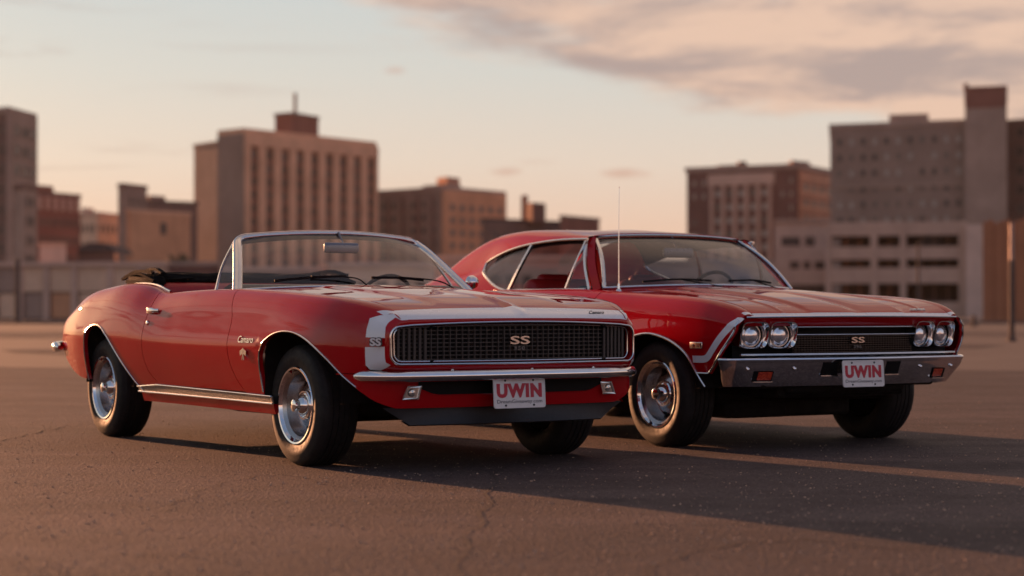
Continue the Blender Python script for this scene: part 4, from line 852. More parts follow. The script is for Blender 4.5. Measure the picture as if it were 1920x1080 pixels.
    for q_, (O, i) in enumerate(pairs):
        r6 = {'s': .70, 'c': .64, 'b': .60, 'p': .05}.get(tag[q_]) if tag[q_] != 't' else (.66, .60, .52, .42, .28, .12)[q_ - nt_]
        rws = np.concatenate([r6 * np.array([0, .13, .33, .55, .75, .9, 1.0]), [r6 + (1 - r6) * .5, 1.0, 1.0, 1.0]])
        I = np.array([float(xf(i[0])), i[0], i[1]]); dist = np.linalg.norm(O - I)
        row = [O + (I - O) * r + np.array([.14 * dist * math.sin(math.pi * min(r, 1)), 0, 0]) for r in rws]
        row[-2] = I + np.array([-.02, 0, 0]); row[-1] = I + np.array([-.07, 0, 0]); half.append(row)
    half = np.array(half); n = len(half); tags = tag
    V = np.concatenate([half, (half * np.array([1, -1, 1]))[::-1][1:-1]]); tg = tags + tags[::-1][1:-1]; nn = len(V)
    F = gridF(nn, len(rws), True, False); mi = []
    seq = list(range(n)) + list(range(n - 1, 0, -1)); seq = seq[:nn] + [0]
    for a in range(nn):
        i0, i1 = (a if a < n else 2 * n - 2 - a), ((a + 1) if a + 1 < n else (2 * n - 2 - (a + 1)))
        i0, i1 = min(i0, i1), max(i0, i1); z0, z1 = pairs[i0][0][2], pairs[i1][0][2]; tt = tags[i0]
        for j in range(len(rws) - 1):
            w = 0
            if tt in 'cst' and j < 6: w = 1
            if 's' == tt and z0 > .6235 and z1 < .6725: w = 0
            if tt == 'c' and i0 == tags.index('c'): w = 0
            mi.append(w)
    mb = MB(); mb.add(V.reshape(-1, 3), F, mi); nose = mb.build('nose_panel', car, ('red', 'white'), sharp=50)
    for s in (1,):
        text_obj('lettering', 'SS', .050, (.7725, -s * .793, .648), (.75 * s, 1, 0), (0, 0, 1), 'badgeblack', nose, .0015, bold=.0055, sx=1.2)
        text_obj('lettering', 'SS', .050, (.7755, -s * .797, .648), (.75 * s, 1, 0), (0, 0, 1), 'platewhite', nose, .0015, bold=.0018, sx=1.2)
    # ---- grille
    def rr_path(hw, zb, zfun, rad, dx, n=12):
        pts = []
        for y in np.linspace(0, hw - rad, 14): pts.append((y, zb))
        for k in range(1, n): a = R(-90 + 90 * k / n); pts.append((hw - rad + rad * math.cos(a), zb + rad + rad * math.sin(a)))
        zz = float(zfun(hw))
        for k in range(0, n): a = R(90 * k / n); pts.append((hw - rad + rad * math.cos(a), zz - rad + rad * math.sin(a)))
        for y in np.linspace(hw - rad, 0, 14)[:-1]: pts.append((y, float(zfun(y)) if y < hw - rad - .01 else float(zfun(hw))))
        pts.append((0, float(zfun(0)))); h = np.array(pts); full = np.concatenate([h, (h * [-1, 1])[::-1][1:-1]])
        return np.column_stack([xf(full[:, 0]) + dx, full[:, 0], full[:, 1]])
    gr = MB()
    zin = lambda y: .734 - .018 * (np.abs(y) / .72) ** 2
    yy = np.linspace(-.72, .72, 41); V = np.zeros((41, 2, 3)); V[:, 0] = np.column_stack([xf(yy) - .068, yy, 0 * yy + .52]); V[:, 1] = np.column_stack([xf(yy) - .068, yy, 0 * yy + .76])
    gr.add(V.reshape(-1, 3), gridF(41, 2)); gb = gr.build('grille', car, ('black',))
    b = MB()
    for z in np.linspace(.562, .722, 9):
        yy = np.linspace(-.685, .685, 31); b.add(*sweepVF(np.column_stack([xf(yy) - .045, yy, 0 * yy + z + .004 * (1 - (yy / .7) ** 2) * (z - .56) / .16]), rect(.014, .0045)))
    for y in np.linspace(-.50, .50, 31): b.add(*boxVF((float(xf(y)) - .047, y, .642), (.014, .0045, .178)))
    for s in (1, -1):
        for y in np.linspace(.535, .672, 6): b.add(*boxVF((float(xf(y)) - .036, s * y, .637), (.014, .0135, .168), bev=.003))
    o = b.build('grille_bars', gb, ('grille',), smooth=False); o['kind'] = 'stuff'
    for hw, zb, zf_, rad, dx, r_ in ((.726, .540, zt, .05, .002, .0058), (.700, .553, zin, .04, -.022, .0048)):
        t = MB(); P = rr_path(hw, zb, zf_, rad, dx); t.add(*tubeVF(P, r_, 8, True, (1, 0, 0))); t.build('grille_trim', gb, ('bright',))
    for s in (1, -1):
        t = MB(); t.add(*boxVF((float(xf(.515)) - .012, s * .515, float(zt(.5)) - .01), (.03, .006, .026))); t.add(*boxVF((float(xf(.515)) - .012, s * .515, .547), (.03, .006, .02))); t.build('headlamp_door_gap', gb, ('black',))
    text_obj('emblem', 'SS', .056, (float(xf(0)) - .026, -.02, .652), (0, 1, 0), (0, 0, 1), 'bright', gb, .004, bold=.0010, sx=2.35)
    text_obj('emblem', '350', .026, (float(xf(0)) - .03, -.02, .613), (0, 1, 0), (0, 0, 1), 'satin', gb, .003, bold=.0008, sx=1.5, spacing=1.2)
    # ---- bumper
    bp = [(.638, .842, .481), (.678, .826, .481), (.73, .785, .481), (.79, .705, .481), (.86, .55, .482), (.905, .30, .483), (.925, 0, .484)]
    bp = np.array(bp + [(x, -y, z) for x, y, z in bp[::-1][1:]]); P = pcurve(bp, 81)
    prof = [(.045, .024), (.012, .027), (.002, .023), (-.006, .012), (-.009, 0), (-.006, -.013), (.002, -.022), (.014, -.027), (.045, -.024)]
    sc = np.ones(81); e = np.array([.35, .62, .8, .92, .98]); sc[:5] = e; sc[-5:] = e[::-1]
    t = MB(); t.add(*sweepVF(P, prof, scale=sc)); bum = t.build('front_bumper', car, ('chrome',), sharp=60)
    for y in (.42, -.02, -.42):
        t = MB(); x = float(np.interp(abs(y), [0, .3, .55, .72], [.925, .905, .86, .80])); t.add(*latheVF([(.009, 0), (.008, .004), (.004, .007), (0, .008)], (x - .012, y, .509), (.4, 0, 1), 12)); t.build('bolt', bum, ('chrome',))
    # ---- valance with lamps, opening, air dam
    vp = [(.50, None), (.55, None), (.60, None), (.645, .815), (.68, .785), (.705, .745), (.725, .69), (.742, .62), (.765, .45), (.785, .2), (.79, 0)]
    pts = []
    for x, y in vp: pts.append((x, float(L.yz(np.array([x]), np.array([.45]), 6)[0]) - .002 if y is None else y))
    pp = pcurve(np.array(pts), 44); nr = 12; V = np.zeros((44, nr, 3))
    for i, (x, y) in enumerate(pp):
        zt_ = .490 if y > .69 else .47; zb_ = .322 + max(0, min(float(fa(x)), .485) - .322) * min(1, max(0, (y - .66) / .14))
        zz = np.linspace(zb_, zt_, nr); r = (zz - .40) / .1
        V[i, :, 2] = zz; V[i, :, 0] = x - .012 * np.clip(-r, 0, 2) ** 2 * (y < .82); V[i, :, 1] = y - .012 * np.clip(-r, 0, 1) ** 2
        if x < .61: V[i, :, 1] = L.yz(np.full(nr, x), zz, 6)
    V2 = np.concatenate([V, (V * [1, -1, 1])[::-1][1:]]); mb = MB(); mb.add(*with_rim(V2, .015)); val = mb.build('front_valance', car, ('red',), sharp=60)
    xv = lambda y: float(np.interp(abs(y), [0, .2, .45, .64, .74], [.79, .785, .765, .75, .738]))
    # opening behind the plate: flat black sheet painting its shade
    yo = np.linspace(-.55, .55, 31); t = MB(); V = np.zeros((31, 6, 3))
    for i, y in enumerate(yo):
        e = .03 * max(0, (abs(y) - .46) / .09); x = xv(y)
        V[i] = [(x + .003, y, .382 + e), (x - .05, y, .385 + e), (x - .05, y, .45), (x + .002, y, .455), (x + .004, y, .455), (x + .006, y, .382 + e)][0:6]
    V[:, 0, 0] = [xv(y) + .0035 for y in yo]
    P0 = np.stack([[(xv(y) + .004, y, .384 + .035 * max(0, (abs(y) - .46) / .09)), (xv(y) + .004, y, .462)] for y in yo])
    t.add(P0.reshape(-1, 3), gridF(31, 2)); t.build('valance_opening_shade', val, ('black',))
    t = MB(); t.add(*tubeVF(np.array([(xv(y) + .006, y, .384 + .035 * max(0, (abs(y) - .46) / .09)) for y in yo]), .003, 6)); t.build('opening_edge', val, ('red',))
    for s in (1, -1):
        q = np.array([(.545, .366), (.645, .366), (.628, .432), (.530, .432)]); q[:, 0] = [.632, .545, .530, .612]; q = np.array([(.640, .366), (.552, .366), (.535, .432), (.612, .432)])
        x0 = xv(.58); o3 = lambda k, d: [(x0 + d - .08 * (a - .58), s * (.588 + (a - .588) * k), .399 + (b - .399) * k) for a, b in q]
        t = MB(); ring = np.array([o3(1.0, .004), o3(1.0, .014), o3(.78, .014), o3(.78, .006)]); V = ring.transpose(1, 0, 2).reshape(-1, 3); t.add(V, gridF(4, 4, True, False)); pl = t.build('parking_lamp', car, ('bright',), smooth=False)
        t = MB(); t.add(o3(.80, .008), [[0, 1, 2, 3]]); c = o3(.0, .014)[0]; t.add(*latheVF([(.020, 0), (.014, .008), (0, .011)], c, (1, 0, 0), 16)); t.build('lamp_lens', pl, ('parklens',))
    t = MB(); V = [(.70, .72, .325), (.70, -.72, .325), (.735, -.575, .240), (.735, .575, .240)]; dpth = [(.66, .72, .325), (.66, -.72, .325), (.715, -.57, .243), (.715, .57, .243)]
    n = 24; top = [(.705 + .05 * (1 - (a / .72) ** 2), a, .325) for a in np.linspace(-.72, .72, n)]; bot = [(.725 + .055 * (1 - (a / .72) ** 2), a * .80, .238) for a in np.linspace(-.72, .72, n)]
    mid = [((a[0] + b[0]) / 2 - .01, (a[1] + b[1]) / 2, (a[2] + b[2]) / 2) for a, b in zip(top, bot)]
    lip = [(b[0] - .012, b[1], b[2] - .006) for b in bot]; back = [(b[0] - .10, b[1], b[2] + .015) for b in bot]
    t.add(np.array([top, mid, bot, lip, back]).transpose(1, 0, 2).reshape(-1, 3), gridF(n, 5)); t.build('air_dam', car, ('airdam',), sharp=30)
    license_plate(car, .90, .050, .392, -4)
    # ---- deck, tail
    xs = np.linspace(-3.735, -2.42, 24); V = np.zeros((24, 21, 3))
    for i, x in enumerate(xs):
        y7, z7 = float(k7y(x)), float(k7z(x)); v = np.linspace(-1, 1, 21); V[i] = np.column_stack([0 * v + x, v * (y7 - .003), z7 + .02 * (1 - v * v)])
    mb = MB(); mb.add(*with_rim(V, .02)); mb.build('boot_lid', car, ('red',))
    uu = np.linspace(0.6, 7, 20); y_, z_ = L.ev(np.full(20, -3.733), uu); z_ = np.maximum(z_, .60); v = np.linspace(-1, 1, 17); V = np.zeros((17, 20, 3))
    for i, a in enumerate(v): V[i] = np.column_stack([-3.733 - .03 * (1 - a * a) + 0 * y_, a * y_, z_])
    mb = MB(); mb.add(V.reshape(-1, 3), gridF(17, 20)); mb.build('tail_panel', car, ('red',))
    rp = [(-3.47, .885, .555), (-3.56, .878, .556), (-3.66, .845, .557), (-3.76, .75, .558), (-3.82, .5, .558), (-3.84, 0, .558)]; rp = np.array(rp + [(x, -y, z) for x, y, z in rp[::-1][1:]])
    t = MB(); P = pcurve(rp, 61); pf = [(-.02, .03), (.006, .034), (.020, .020), (.024, 0), (.018, -.022), (.004, -.034), (-.02, -.03)]
    sc = np.ones(61); sc[:4] = [.4, .7, .9, 1]; sc[-4:] = [1, .9, .7, .4]; t.add(*sweepVF(P, pf, scale=sc)); t.build('rear_bumper', car, ('chrome',), sharp=60)
    # ---- windscreen
    def gb_(y): a = abs(y) / .77; return np.array([-.79 - .10 * a**2, y, .943 - .026 * a**2])
    def gt_(v): y = .578 * v; return np.array([-1.161 - .098 * v**2, y, 1.252 - .036 * v**2 - .004 * v**6])
    vs = np.linspace(-1, 1, 31); rs = np.concatenate([np.linspace(0, .86, 12), np.linspace(.88, 1, 4)]); V = np.zeros((31, 16, 3))
    for i, v in enumerate(vs):
        a, b_ = gb_(.742 * v), gt_(v)
        for j, r in enumerate(rs): V[i, j] = a + (b_ - a) * r + np.array([.02, 0, .012]) * math.sin(math.pi * r)
    mi = [1 if rs[j] > .87 else 0 for i in range(30) for j in range(15)]; mb = MB(); mb.add(V.reshape(-1, 3), gridF(31, 16), mi); ws = mb.build('windscreen', car, ('glass', 'glass_band'))
    glassV = V
    fp = [(-.895, .765, .905), (-.985, .723, .985), (-1.085, .677, 1.073), (-1.195, .628, 1.163), (-1.252, .598, 1.205), (-1.264, .568, 1.224), (-1.246, .50, 1.236), (-1.21, .33, 1.250), (-1.176, .15, 1.258), (-1.168, 0, 1.260)]
    fp = np.array(fp + [(x, -y, z) for x, y, z in fp[::-1][1:]]); P = pcurve(fp, 101)
    ups = np.tile(np.array([.62, 0, .78]), (101, 1)); ups[:, 1] = .45 * np.clip(P[:, 1] / .6, -1, 1)
    sc = np.interp(np.abs(P[:, 1]), [0, .45, .57, .62, 1], [.62, .62, .75, 1, 1.08])
    bev = [(-.024, -.016), (-.026, -.010), (-.026, .006), (-.020, .014), (-.006, .017), (-.004, .012), (.010, .012), (.012, .017), (.022, .014), (.026, .006), (.026, -.012), (.022, -.016)]
    t = MB(); t.add(*sweepVF(P, bev, up=ups, scale=sc)); fr = t.build('windscreen_frame', car, ('bright',), sharp=50)
    t = MB(); P = np.array([gb_(y) + np.array([.006, 0, -.002]) for y in np.linspace(-.77, .77, 41)]); t.add(*sweepVF(P, circ(.010, 8, .008))); t.build('windscreen_base_trim', fr, ('bright',))
    # wipers
    def on_glass(y, r, off=.018):
        v = y / .742; a, b_ = gb_(y), gt_(v); p = a + (b_ - a) * r; return p + np.array([off * .7, 0, off * .7])
    for piv, y0, y1, r0, r1 in ((.02, .56, .12, .105, .15), (-.60, -.05, -.42, .13, .12)):
        t = MB(); A, B = on_glass(y0, r0, .012), on_glass(y1, r1, .012); t.add(*sweepVF(pcurve([A, (A + B) / 2 + [0.004, 0, .006], B], 12), rect(.008, .014)))
        mid_ = (A + B) / 2 + [.012, 0, .012]; t.add(*sweepVF(pcurve([on_glass(piv, .0, .012) + [.02, 0, -.005], on_glass((piv * .6 + y1 * .4), .06, .03), mid_], 14), rect(.010, .007))); w = t.build('wiper', car, ('black',), smooth=False)
    # inside mirror
    t = MB(); t.add(*boxVF((-1.075, .02, 1.168), (.032, .225, .062), bev=.014)); t.add(*tubeVF([(-1.085, .0, 1.19), (-1.12, 0, 1.225), (-1.15, 0, 1.262)], .006)); t.build('rear_view_mirror', car, ('mirror',))
    # door mirror
    t = MB(); c = (-1.16, -.935, .975); t.add(*latheVF([(0, .03), (.02, .026), (.036, .012), (.043, -.008), (.042, -.022), (.038, -.024), (.036, -.016), (0, -.016)], c, (1, -.15, 0), 28)); t.add(*tubeVF([(-1.16, -.84, .90), (-1.16, -.87, .93), (-1.16, -.93, .962)], .010)); t.build('door_mirror', car, ('chrome',))
    # vent windows
    for s in (1, -1):
        a, b_, c = np.array([-.925, .782 * s, .912]), np.array([-1.125, .795 * s, .908]), np.array([-1.255, .618 * s, 1.205])
        t = MB(); t.add(*sweepVF(pcurve([b_, (b_ + c) / 2 + np.array([-.012, .012 * s, 0]), c], 14), rect(.011, .012), up=(0, 1, .5))); t.add(*sweepVF([b_, a], rect(.02, .012))); f = t.build('vent_frame', car, ('bright',), smooth=False)
        t = MB(); t.add([a, b_, (b_ + c) / 2 + np.array([-.012, .010 * s, 0]), c], [[0, 1, 2, 3]]); t.build('vent_glass', f, ('glass',))
    # ---- cockpit
    t = MB(); t.add(*boxVF((-1.53, 0, .30), (3.55, 1.35, .08), bev=.02)); t.add(*boxVF((-.3, 0, .40), (1.8, .9, .2), bev=.03)); t.add(*boxVF((-.35, 0, .235), (.5, .9, .05), bev=.02)); t.add(*boxVF((-2.85, 0, .33), (.9, .95, .14), bev=.03))
    t.add(*tubeVF([(-.5, .28, .225), (-1.9, .30, .215), (-2.4, .38, .25)], .032)); t.add(*tubeVF([(-.5, -.28, .225), (-1.9, -.30, .215), (-2.4, -.38, .25)], .032)); t.build('underbody', car, ('under',))
    t = MB(); t.add(*boxVF((.3, 0, .50), (.8, .85, .42), bev=.04)); t.build('engine', car, ('under',))
    for s in (1, -1):
        xs = np.linspace(-2.4, -.80, 20); V = np.array([[(x, s * (float(k7y(x)) + .004), float(k7z(x)) - .002), (x, s * (float(k7y(x)) - .02), float(k7z(x)) - .03), (x, s * .70, .62), (x, s * .70, .32)] for x in xs])
        t = MB(); t.add(V.reshape(-1, 3), gridF(20, 4)); t.build('door_trim', car, ('vinyl_red',))
    V = []
    for y in np.linspace(-.735, .735, 13): V.append([(-.93, y, .918), (-.99, y, .945), (-1.06, y, .952), (-1.14, y, .930), (-1.16, y, .86), (-1.10, y, .72), (-1.0, y, .60)])
    t = MB(); t.add(np.array(V).reshape(-1, 3), gridF(13, 7)); t.build('dashboard', car, ('vinyl_black',))
    for y in (.38, -.38):
        t = MB(); t.add(*boxVF((-1.62, y, .46), (.52, .50, .16), bev=.05)); V_, F_ = boxVF((0, 0, 0), (.13, .50, .50), bev=.055)
        an = R(-14); V_ = np.column_stack([V_[:, 0] * math.cos(an) + V_[:, 2] * math.sin(an), V_[:, 1] * (1 - .12 * (V_[:, 2] > .15)), V_[:, 2] * math.cos(an) - V_[:, 0] * math.sin(an)]) + [-1.90, y, .675]
        t.add(V_, F_); t.build('front_seat', car, ('vinyl_tan',) if y > 0 else ('vinyl_black',))
    t = MB(); t.add(*boxVF((-2.20, 0, .52), (.45, 1.25, .18), bev=.06)); t.add(*boxVF((-2.33, 0, .765), (.14, 1.30, .42), bev=.06)); t.build('rear_seat', car, ('vinyl_red',))
    c = np.array([-1.27, -.37, .840]); ax = np.array([-.90, 0, .43]); ax /= np.linalg.norm(ax); e1 = np.array([0, 1, 0]); e2 = np.cross(ax, e1)
    t = MB(); P = [c + .19 * (math.cos(a) * e1 + math.sin(a) * e2) for a in np.linspace(0, 2 * math.pi, 41)[:-1]]; t.add(*tubeVF(P, .012, 8, True, up=ax))
    for a in (R(200), R(340), R(90)): t.add(*tubeVF([c - ax * .03, c + .185 * (math.cos(a) * e1 + math.sin(a) * e2)], .008))
    t.add(*tubeVF([c - ax * .02, c - ax * .30], .03)); t.build('steering_wheel', car, ('vinyl_black',))
    # folded roof: rolled fabric across the car with its hinge frame at each end
    def roll(yr, x0, z0, rx, rz, seed):
        rng = np.random.RandomState(seed); ys = np.linspace(-yr, yr, 46); m = 20; V = np.zeros((46, m, 3))
        ph = rng.rand(6) * 6.28
        for i, y in enumerate(ys):
            e = min(1, (1.02 - abs(y) / yr) * 9) ** .5
            for k in range(m):
                a = 2 * math.pi * k / m; f = 1 + .10 * math.sin(3 * a + 5 * y + ph[0]) + .06 * math.sin(7 * a - 9 * y + ph[1]) + .05 * math.sin(23 * y + 2 * a + ph[2])
                V[i, k] = (x0 - .10 * (y / yr) ** 2 * 0 + rx * e * f * math.cos(a), y, z0 + rz * e * f * math.sin(a) + .006 * math.sin(13 * y + ph[3]))
        return V.reshape(-1, 3), gridF(46, m, False, True) + [list(range(m)), [45 * m + k for k in range(m)]]
    t = MB(); t.add(*roll(.66, -2.50, .985, .17, .048, 3)); t.add(*roll(.64, -2.40, 1.0, .07, .034, 5)); t.add(*roll(.64, -2.62, 1.012, .08, .032, 8)); top = t.build('folded_roof', car, ('cloth',))
    for s in (1, -1):
        t = MB()
        for A, B, w_, h_ in (((-2.70, .66, 1.005), (-2.28, .685, .965), .035, .016), ((-2.72, .70, .985), (-2.26, .70, .935), .022, .024), ((-2.66, .645, .99), (-2.33, .655, 1.012), .05, .010)):
            t.add(*sweepVF(pcurve([np.array([A[0], A[1] * s, A[2]]), np.array([(A[0] + B[0]) / 2, (A[1] + B[1]) / 2 * s + .008 * s, (A[2] + B[2]) / 2 + .012]), np.array([B[0], B[1] * s, B[2]])], 10), rect(w_, h_)))
        t.add(*boxVF((-2.31, s * .685, .945), (.07, .05, .07), bev=.012)); t.add(*latheVF([(.022, 0), (.022, .02), (0, .022)], (-2.31, s * .70, .95), (0, s, 0), 14)); t.build('hinge_frame', top, ('cloth',), smooth=True)
        t = MB(); V_, F_ = boxVF((0, 0, 0), (.42, .10, .10), bev=.04); V_[:, 2] += .012 * np.sin(V_[:, 0] * 25) + .05 * V_[:, 0] * 0; V_[:, 1] += .01 * np.sin(V_[:, 0] * 31); t.add(V_ + [-2.50, s * .655, .980], F_); t.build('roof_bundle', top, ('cloth',))
        t = MB()
        for A, B, C, w_ in (((-2.88, .655, 1.012), (-2.62, .665, 1.050), (-2.34, .68, 1.035), .022), ((-2.80, .70, 1.0), (-2.55, .70, 1.034), (-2.27, .70, .985), .018), ((-2.66, .60, 1.05), (-2.45, .62, 1.062), (-2.27, .64, 1.03), .03)):
            t.add(*sweepVF(pcurve([np.array([q[0], q[1] * s, q[2]]) for q in (A, B, C)], 10), rect(w_, .016)))
        t.build('roof_rail', top, ('cloth',), smooth=False)
        t = MB(); xs = np.linspace(-2.62, -1.93, 24); t.add(*tubeVF(np.column_stack([xs, s * (k7y(xs) + .015), k7z(xs) + .006]), .007)); t.build('body_edge_trim', car, ('bright',))
    put_wheels(car, 2.746, 1.475)
    return car
convertible = build_convertible()

# ------------------------------------------------------------------ car 2: hardtop
CAM2 = (1.59830, 11.86131, 0.53387)
def build_hardtop():
    car = empty('hardtop_car', (CAM2[0], CAM2[1], 0), CAM2[2] - math.pi / 2,
                'red two door fastback hardtop with four round headlights and tall aerial, farther of the two', 'car', 'red muscle cars on the parking lot')
    zC = csp({0: .775, .02: .786, .1: .808, .3: .848, .6: .888, 1.0: .922, 1.5: .952})
    zE = csp({0: .768, .02: .784, .06: .804, .12: .826, .24: .851, .48: .875, .82: .893, 1.4: .918, 1.6: .921})
    xf = lambda y: .815 - .065 * (np.abs(y) / .79) ** 2
    k3y = sm({-4.08: .74, -4.0: .81, -3.7: .875, -3.2: .915, -2.6: .93, -1.5: .935, -.6: .935, 0: .945, .3: .938, .5: .922, .62: .905, .72: .868, .78: .83})
    d6 = {-4.08: .80, -3.9: .865, -3.4: .905, -2.8: .925, -2.2: .928, -1.6: .926, -.8: .921}
    for x in (-.4, -.1, .2, .4, .53, .61, .67, .71, .74): d6[x] = float(zE(.750 - x)) - .004
    k6z = sm(d6)
    k6y = sm({-4.08: .66, -3.9: .74, -3.4: .80, -2.8: .83, -1.6: .85, -.6: .85, 0: .853, .4: .848, .6: .833, .70: .81, .77: .785})
    k7y = sm({-4.08: .60, -3.9: .68, -3.4: .74, -2.8: .77, -1.6: .80, -.8: .79, -.5: .75, .4: .75, .8: .735})
    d7 = {x: z + .010 for x, z in d6.items() if x < -.7}
    for x in (-.4, -.1, .2, .4, .53, .61, .67, .71, .74, .7565): d7[x] = float(zE(.7565 - x))
    k7z = sm(d7)
    dy4 = csp({-4.08: .01, -2: .018, 0: .016, .77: .008}); dy5 = csp({-4.08: .04, -2: .048, 0: .048, .77: .04})
    L = Loft([lambda x: k3y(x) - .13, lambda x: k3y(x) - .05, lambda x: k3y(x) - .013, k3y, lambda x: k3y(x) - dy4(x), lambda x: np.minimum(k6y(x) + dy5(x), k3y(x) - dy4(x) - .010), k6y, k7y],
             [{0: .235}, {0: .345}, {0: .49}, csp({-4: .64, -1: .625, .77: .635}), lambda x: .63 + .50 * (k6z(x) - .63), lambda x: k6z(x) - .042, k6z, k7z], [0, .13, .28, .42, .56, .68, .73, .81])
    fa = csp({-.47: .355, -.455: .42, -.43: .475, -.38: .533, -.33: .57, -.25: .61, -.157: .642, -.07: .660, .01: .667, .09: .662, .163: .649, .23: .632, .296: .606, .345: .580, .385: .548, .42: .505, .45: .455, .475: .415, .50: .37})
    def ra(x): return .35 + .32 * np.sqrt(np.clip(1 - ((x + 2.82) / .47) ** 2, 0, 1))
    xfr = csp({.43: .545, .452: .560, .483: .592, .53: .628, .574: .662, .62: .698, .668: .726, .70: .737, .74: .742})
    def fz(x): return np.where(x < -.469, .375, np.where(x < .455, np.maximum(fa(x), .375), .445))
    def qz(x): return np.where(np.abs(x + 2.82) < .4695, np.maximum(ra(x), .375), np.where(x < -3.2, np.interp(x, [-4.08, -3.8, -3.29], [.50, .40, .375]), .375))
    def side(sgn, name, V, mats, mi=None, rim=.022, parent=None):
        W = V.copy(); W[..., 1] *= sgn; P, F = with_rim(W, rim, flat=True); mb = MB(); m = list(mi) + [0] * (len(F) - len(mi)) if mi is not None else 0
        mb.add(P, F, m); return mb.build(name, parent or car, mats, sharp=45)
    DF = lambda z: -.62 - .05 * np.clip(.85 - z, 0, 1); DR = lambda z: -1.93 + 0 * z
    fV, fu = L.panel(lambda z: DF(z) + .007, lambda z, u: np.where(u > 5, np.interp(u, [5, 6, 7], [.742, .748, .7565]), xfr(z)), [(-.47, 8), (-.45, 8), (-.35, 12), (0, 14), (.3, 12), (.40, 10), (.4545, 10), (.4555, 1), (0, 22)], fz, 7.0, 36)
    fm = [1 if (i >= fV.shape[0] - 3 and fu[-1, j] > 5.95) else 0 for i in range(fV.shape[0] - 1) for j in range(fV.shape[1] - 1)]
    dV, _ = L.panel(DR, DF, [(0, 30)], lambda z: .379 + 0 * z, 7.0, 30)
    qV, _ = L.panel(lambda z: -4.08 + 0 * z, lambda z: DR(z) - .005, [(-3.9, 8), (-3.295, 12), (-3.27, 8), (-3.1, 10), (-2.6, 14), (-2.37, 10), (-2.34, 8), (0, 10)], qz, 7.0, 30)
    rV, _ = L.panel(lambda z: -2.34 + 0 * z, lambda z: -.46 + 0 * z, [(0, 20)], lambda z: .245 + 0 * z, lambda x: L.uz(x, .372), 6)
    spc = pcurve([(.745, .762), (.738, .745), (.717, .722), (.652, .645), (.59, .572), (.555, .537), (.53, .528), (.47, .526), (.435, .526)], 40)
    for s in (1, -1):
        fen = side(s, 'front_fender', fV, ('red', 'white'), fm)
        d = side(s, 'door', dV, ('red',)); side(s, 'quarter_panel', qV, ('red',)); side(s, 'rocker_panel', rV, ('red',))
        # painted stripe running down the leading edge and back to the arch
        T = np.gradient(spc, axis=0); T /= np.linalg.norm(T, axis=1, keepdims=True); Nn = np.column_stack([T[:, 1], -T[:, 0]])
        V = np.zeros((40, 5, 3))
        for j, w in enumerate(np.linspace(-.0195, .0195, 5)):
            q = spc - Nn * (w + .022 * 0); q[:, 1] = np.minimum(q[:, 1], .763); V[:, j] = L.pt(q[:, 0], q[:, 1], .0022, 6)
        V[..., 1] *= s; t = MB(); t.add(V.reshape(-1, 3), gridF(40, 5)); t.build('painted_stripe', fen, ('white',))
        zz = np.concatenate([np.linspace(.745, .46, 26)]); P = L.pt(xfr(zz), zz, .003, 6); P2 = L.pt(np.linspace(.55, .462, 8), np.full(8, .447), .003, 6); P = np.vstack([P, P2]); P[:, 1] *= s
        t = MB(); t.add(*tubeVF(P, .006, 8)); t.build('fender_edge_trim', fen, ('bright',))
        xs = np.concatenate([np.linspace(-.469, -.40, 10), np.linspace(-.38, .5, 46)]); P = L.pt(xs, fa(xs), .003, 6); P[:, 1] *= s; t = MB(); t.add(*tubeVF(P, .0075, 8)); t.build('wheel_arch_trim', car, ('bright',))
        an = np.linspace(0, math.pi, 40); xs = -2.82 - .4695 * np.cos(an); P = L.pt(xs, ra(xs), .003, 6); P[:, 1] *= s; t = MB(); t.add(*tubeVF(P, .0075, 8)); t.build('wheel_arch_trim', car, ('bright',))
        for x0 in (0.01, -2.82):
            t = MB(); t.add(*latheVF([(.46, .90), (.47, .87), (.47, .48), (.05, .48)], (x0, 0, .315), (0, 1, 0), 30, a0=R(150), a1=R(390)))
            V = np.concatenate(t.V); V[:, 1] = np.abs(V[:, 1]) * s; V[:, 2] = np.clip(V[:, 2], .36, .74); t.V = [V]; t.build('wheel_well', car, ('under',))
        if s == 1:      # engine badge on the fender
            c = L.pt(np.array([.475]), np.array([.605]), .004)[0]; t = MB(); t.add(*boxVF((c[0], c[1], c[2]), (.115, .007, .036), bev=.003)); bd = t.build('engine_badge', fen, ('bright',))
            t = MB(); t.add(*boxVF((c[0] + .027, c[1] + .0035, c[2]), (.054, .005, .027))); t.add(*latheVF([(.009, 0), (.005, .003), (0, .003)], (c[0] - .026, c[1] + .003, c[2]), (0, 1, 0), 4)); t.build('badge_field', bd, ('badgeblack',), smooth=False)
            text_obj('lettering', '396', .026, (c[0] + .027, -(c[1] + .0065), c[2]), (1, 0, 0), (0, 0, 1), 'bright', bd, .001, bold=.0006, sx=1.15)
    # ---- hood with two folded ridges
    ys_ = np.unique(np.concatenate([np.linspace(-.747, .747, 41), np.linspace(-.42, -.28, 15), np.linspace(.28, .42, 15), np.linspace(-.06, .06, 13), np.linspace(.50, .58, 9), np.linspace(-.58, -.50, 9)]))
    def hood_z(y, d):
        w = np.clip(np.abs(y) / .75, 0, 1) ** 2.2; z = zC(d) * (1 - w) + zE(d) * w; a = np.abs(y)
        f = np.clip((d - .0) / .12, 0, 1)
        z = z + f * .016 * (1 / (1 + np.exp((a - .355) / .007))) * np.clip(1.25 - d * .35, 0, 1) - f * .012 * np.exp(-(a / .05) ** 2)
        return z + f * .008 * np.exp(-((a - .54) / .014) ** 2)
    rows = np.concatenate([np.linspace(0, 1, 6)[:-1], 1 + np.linspace(0, 1, 40)]); V = np.zeros((len(ys_), len(rows), 3))
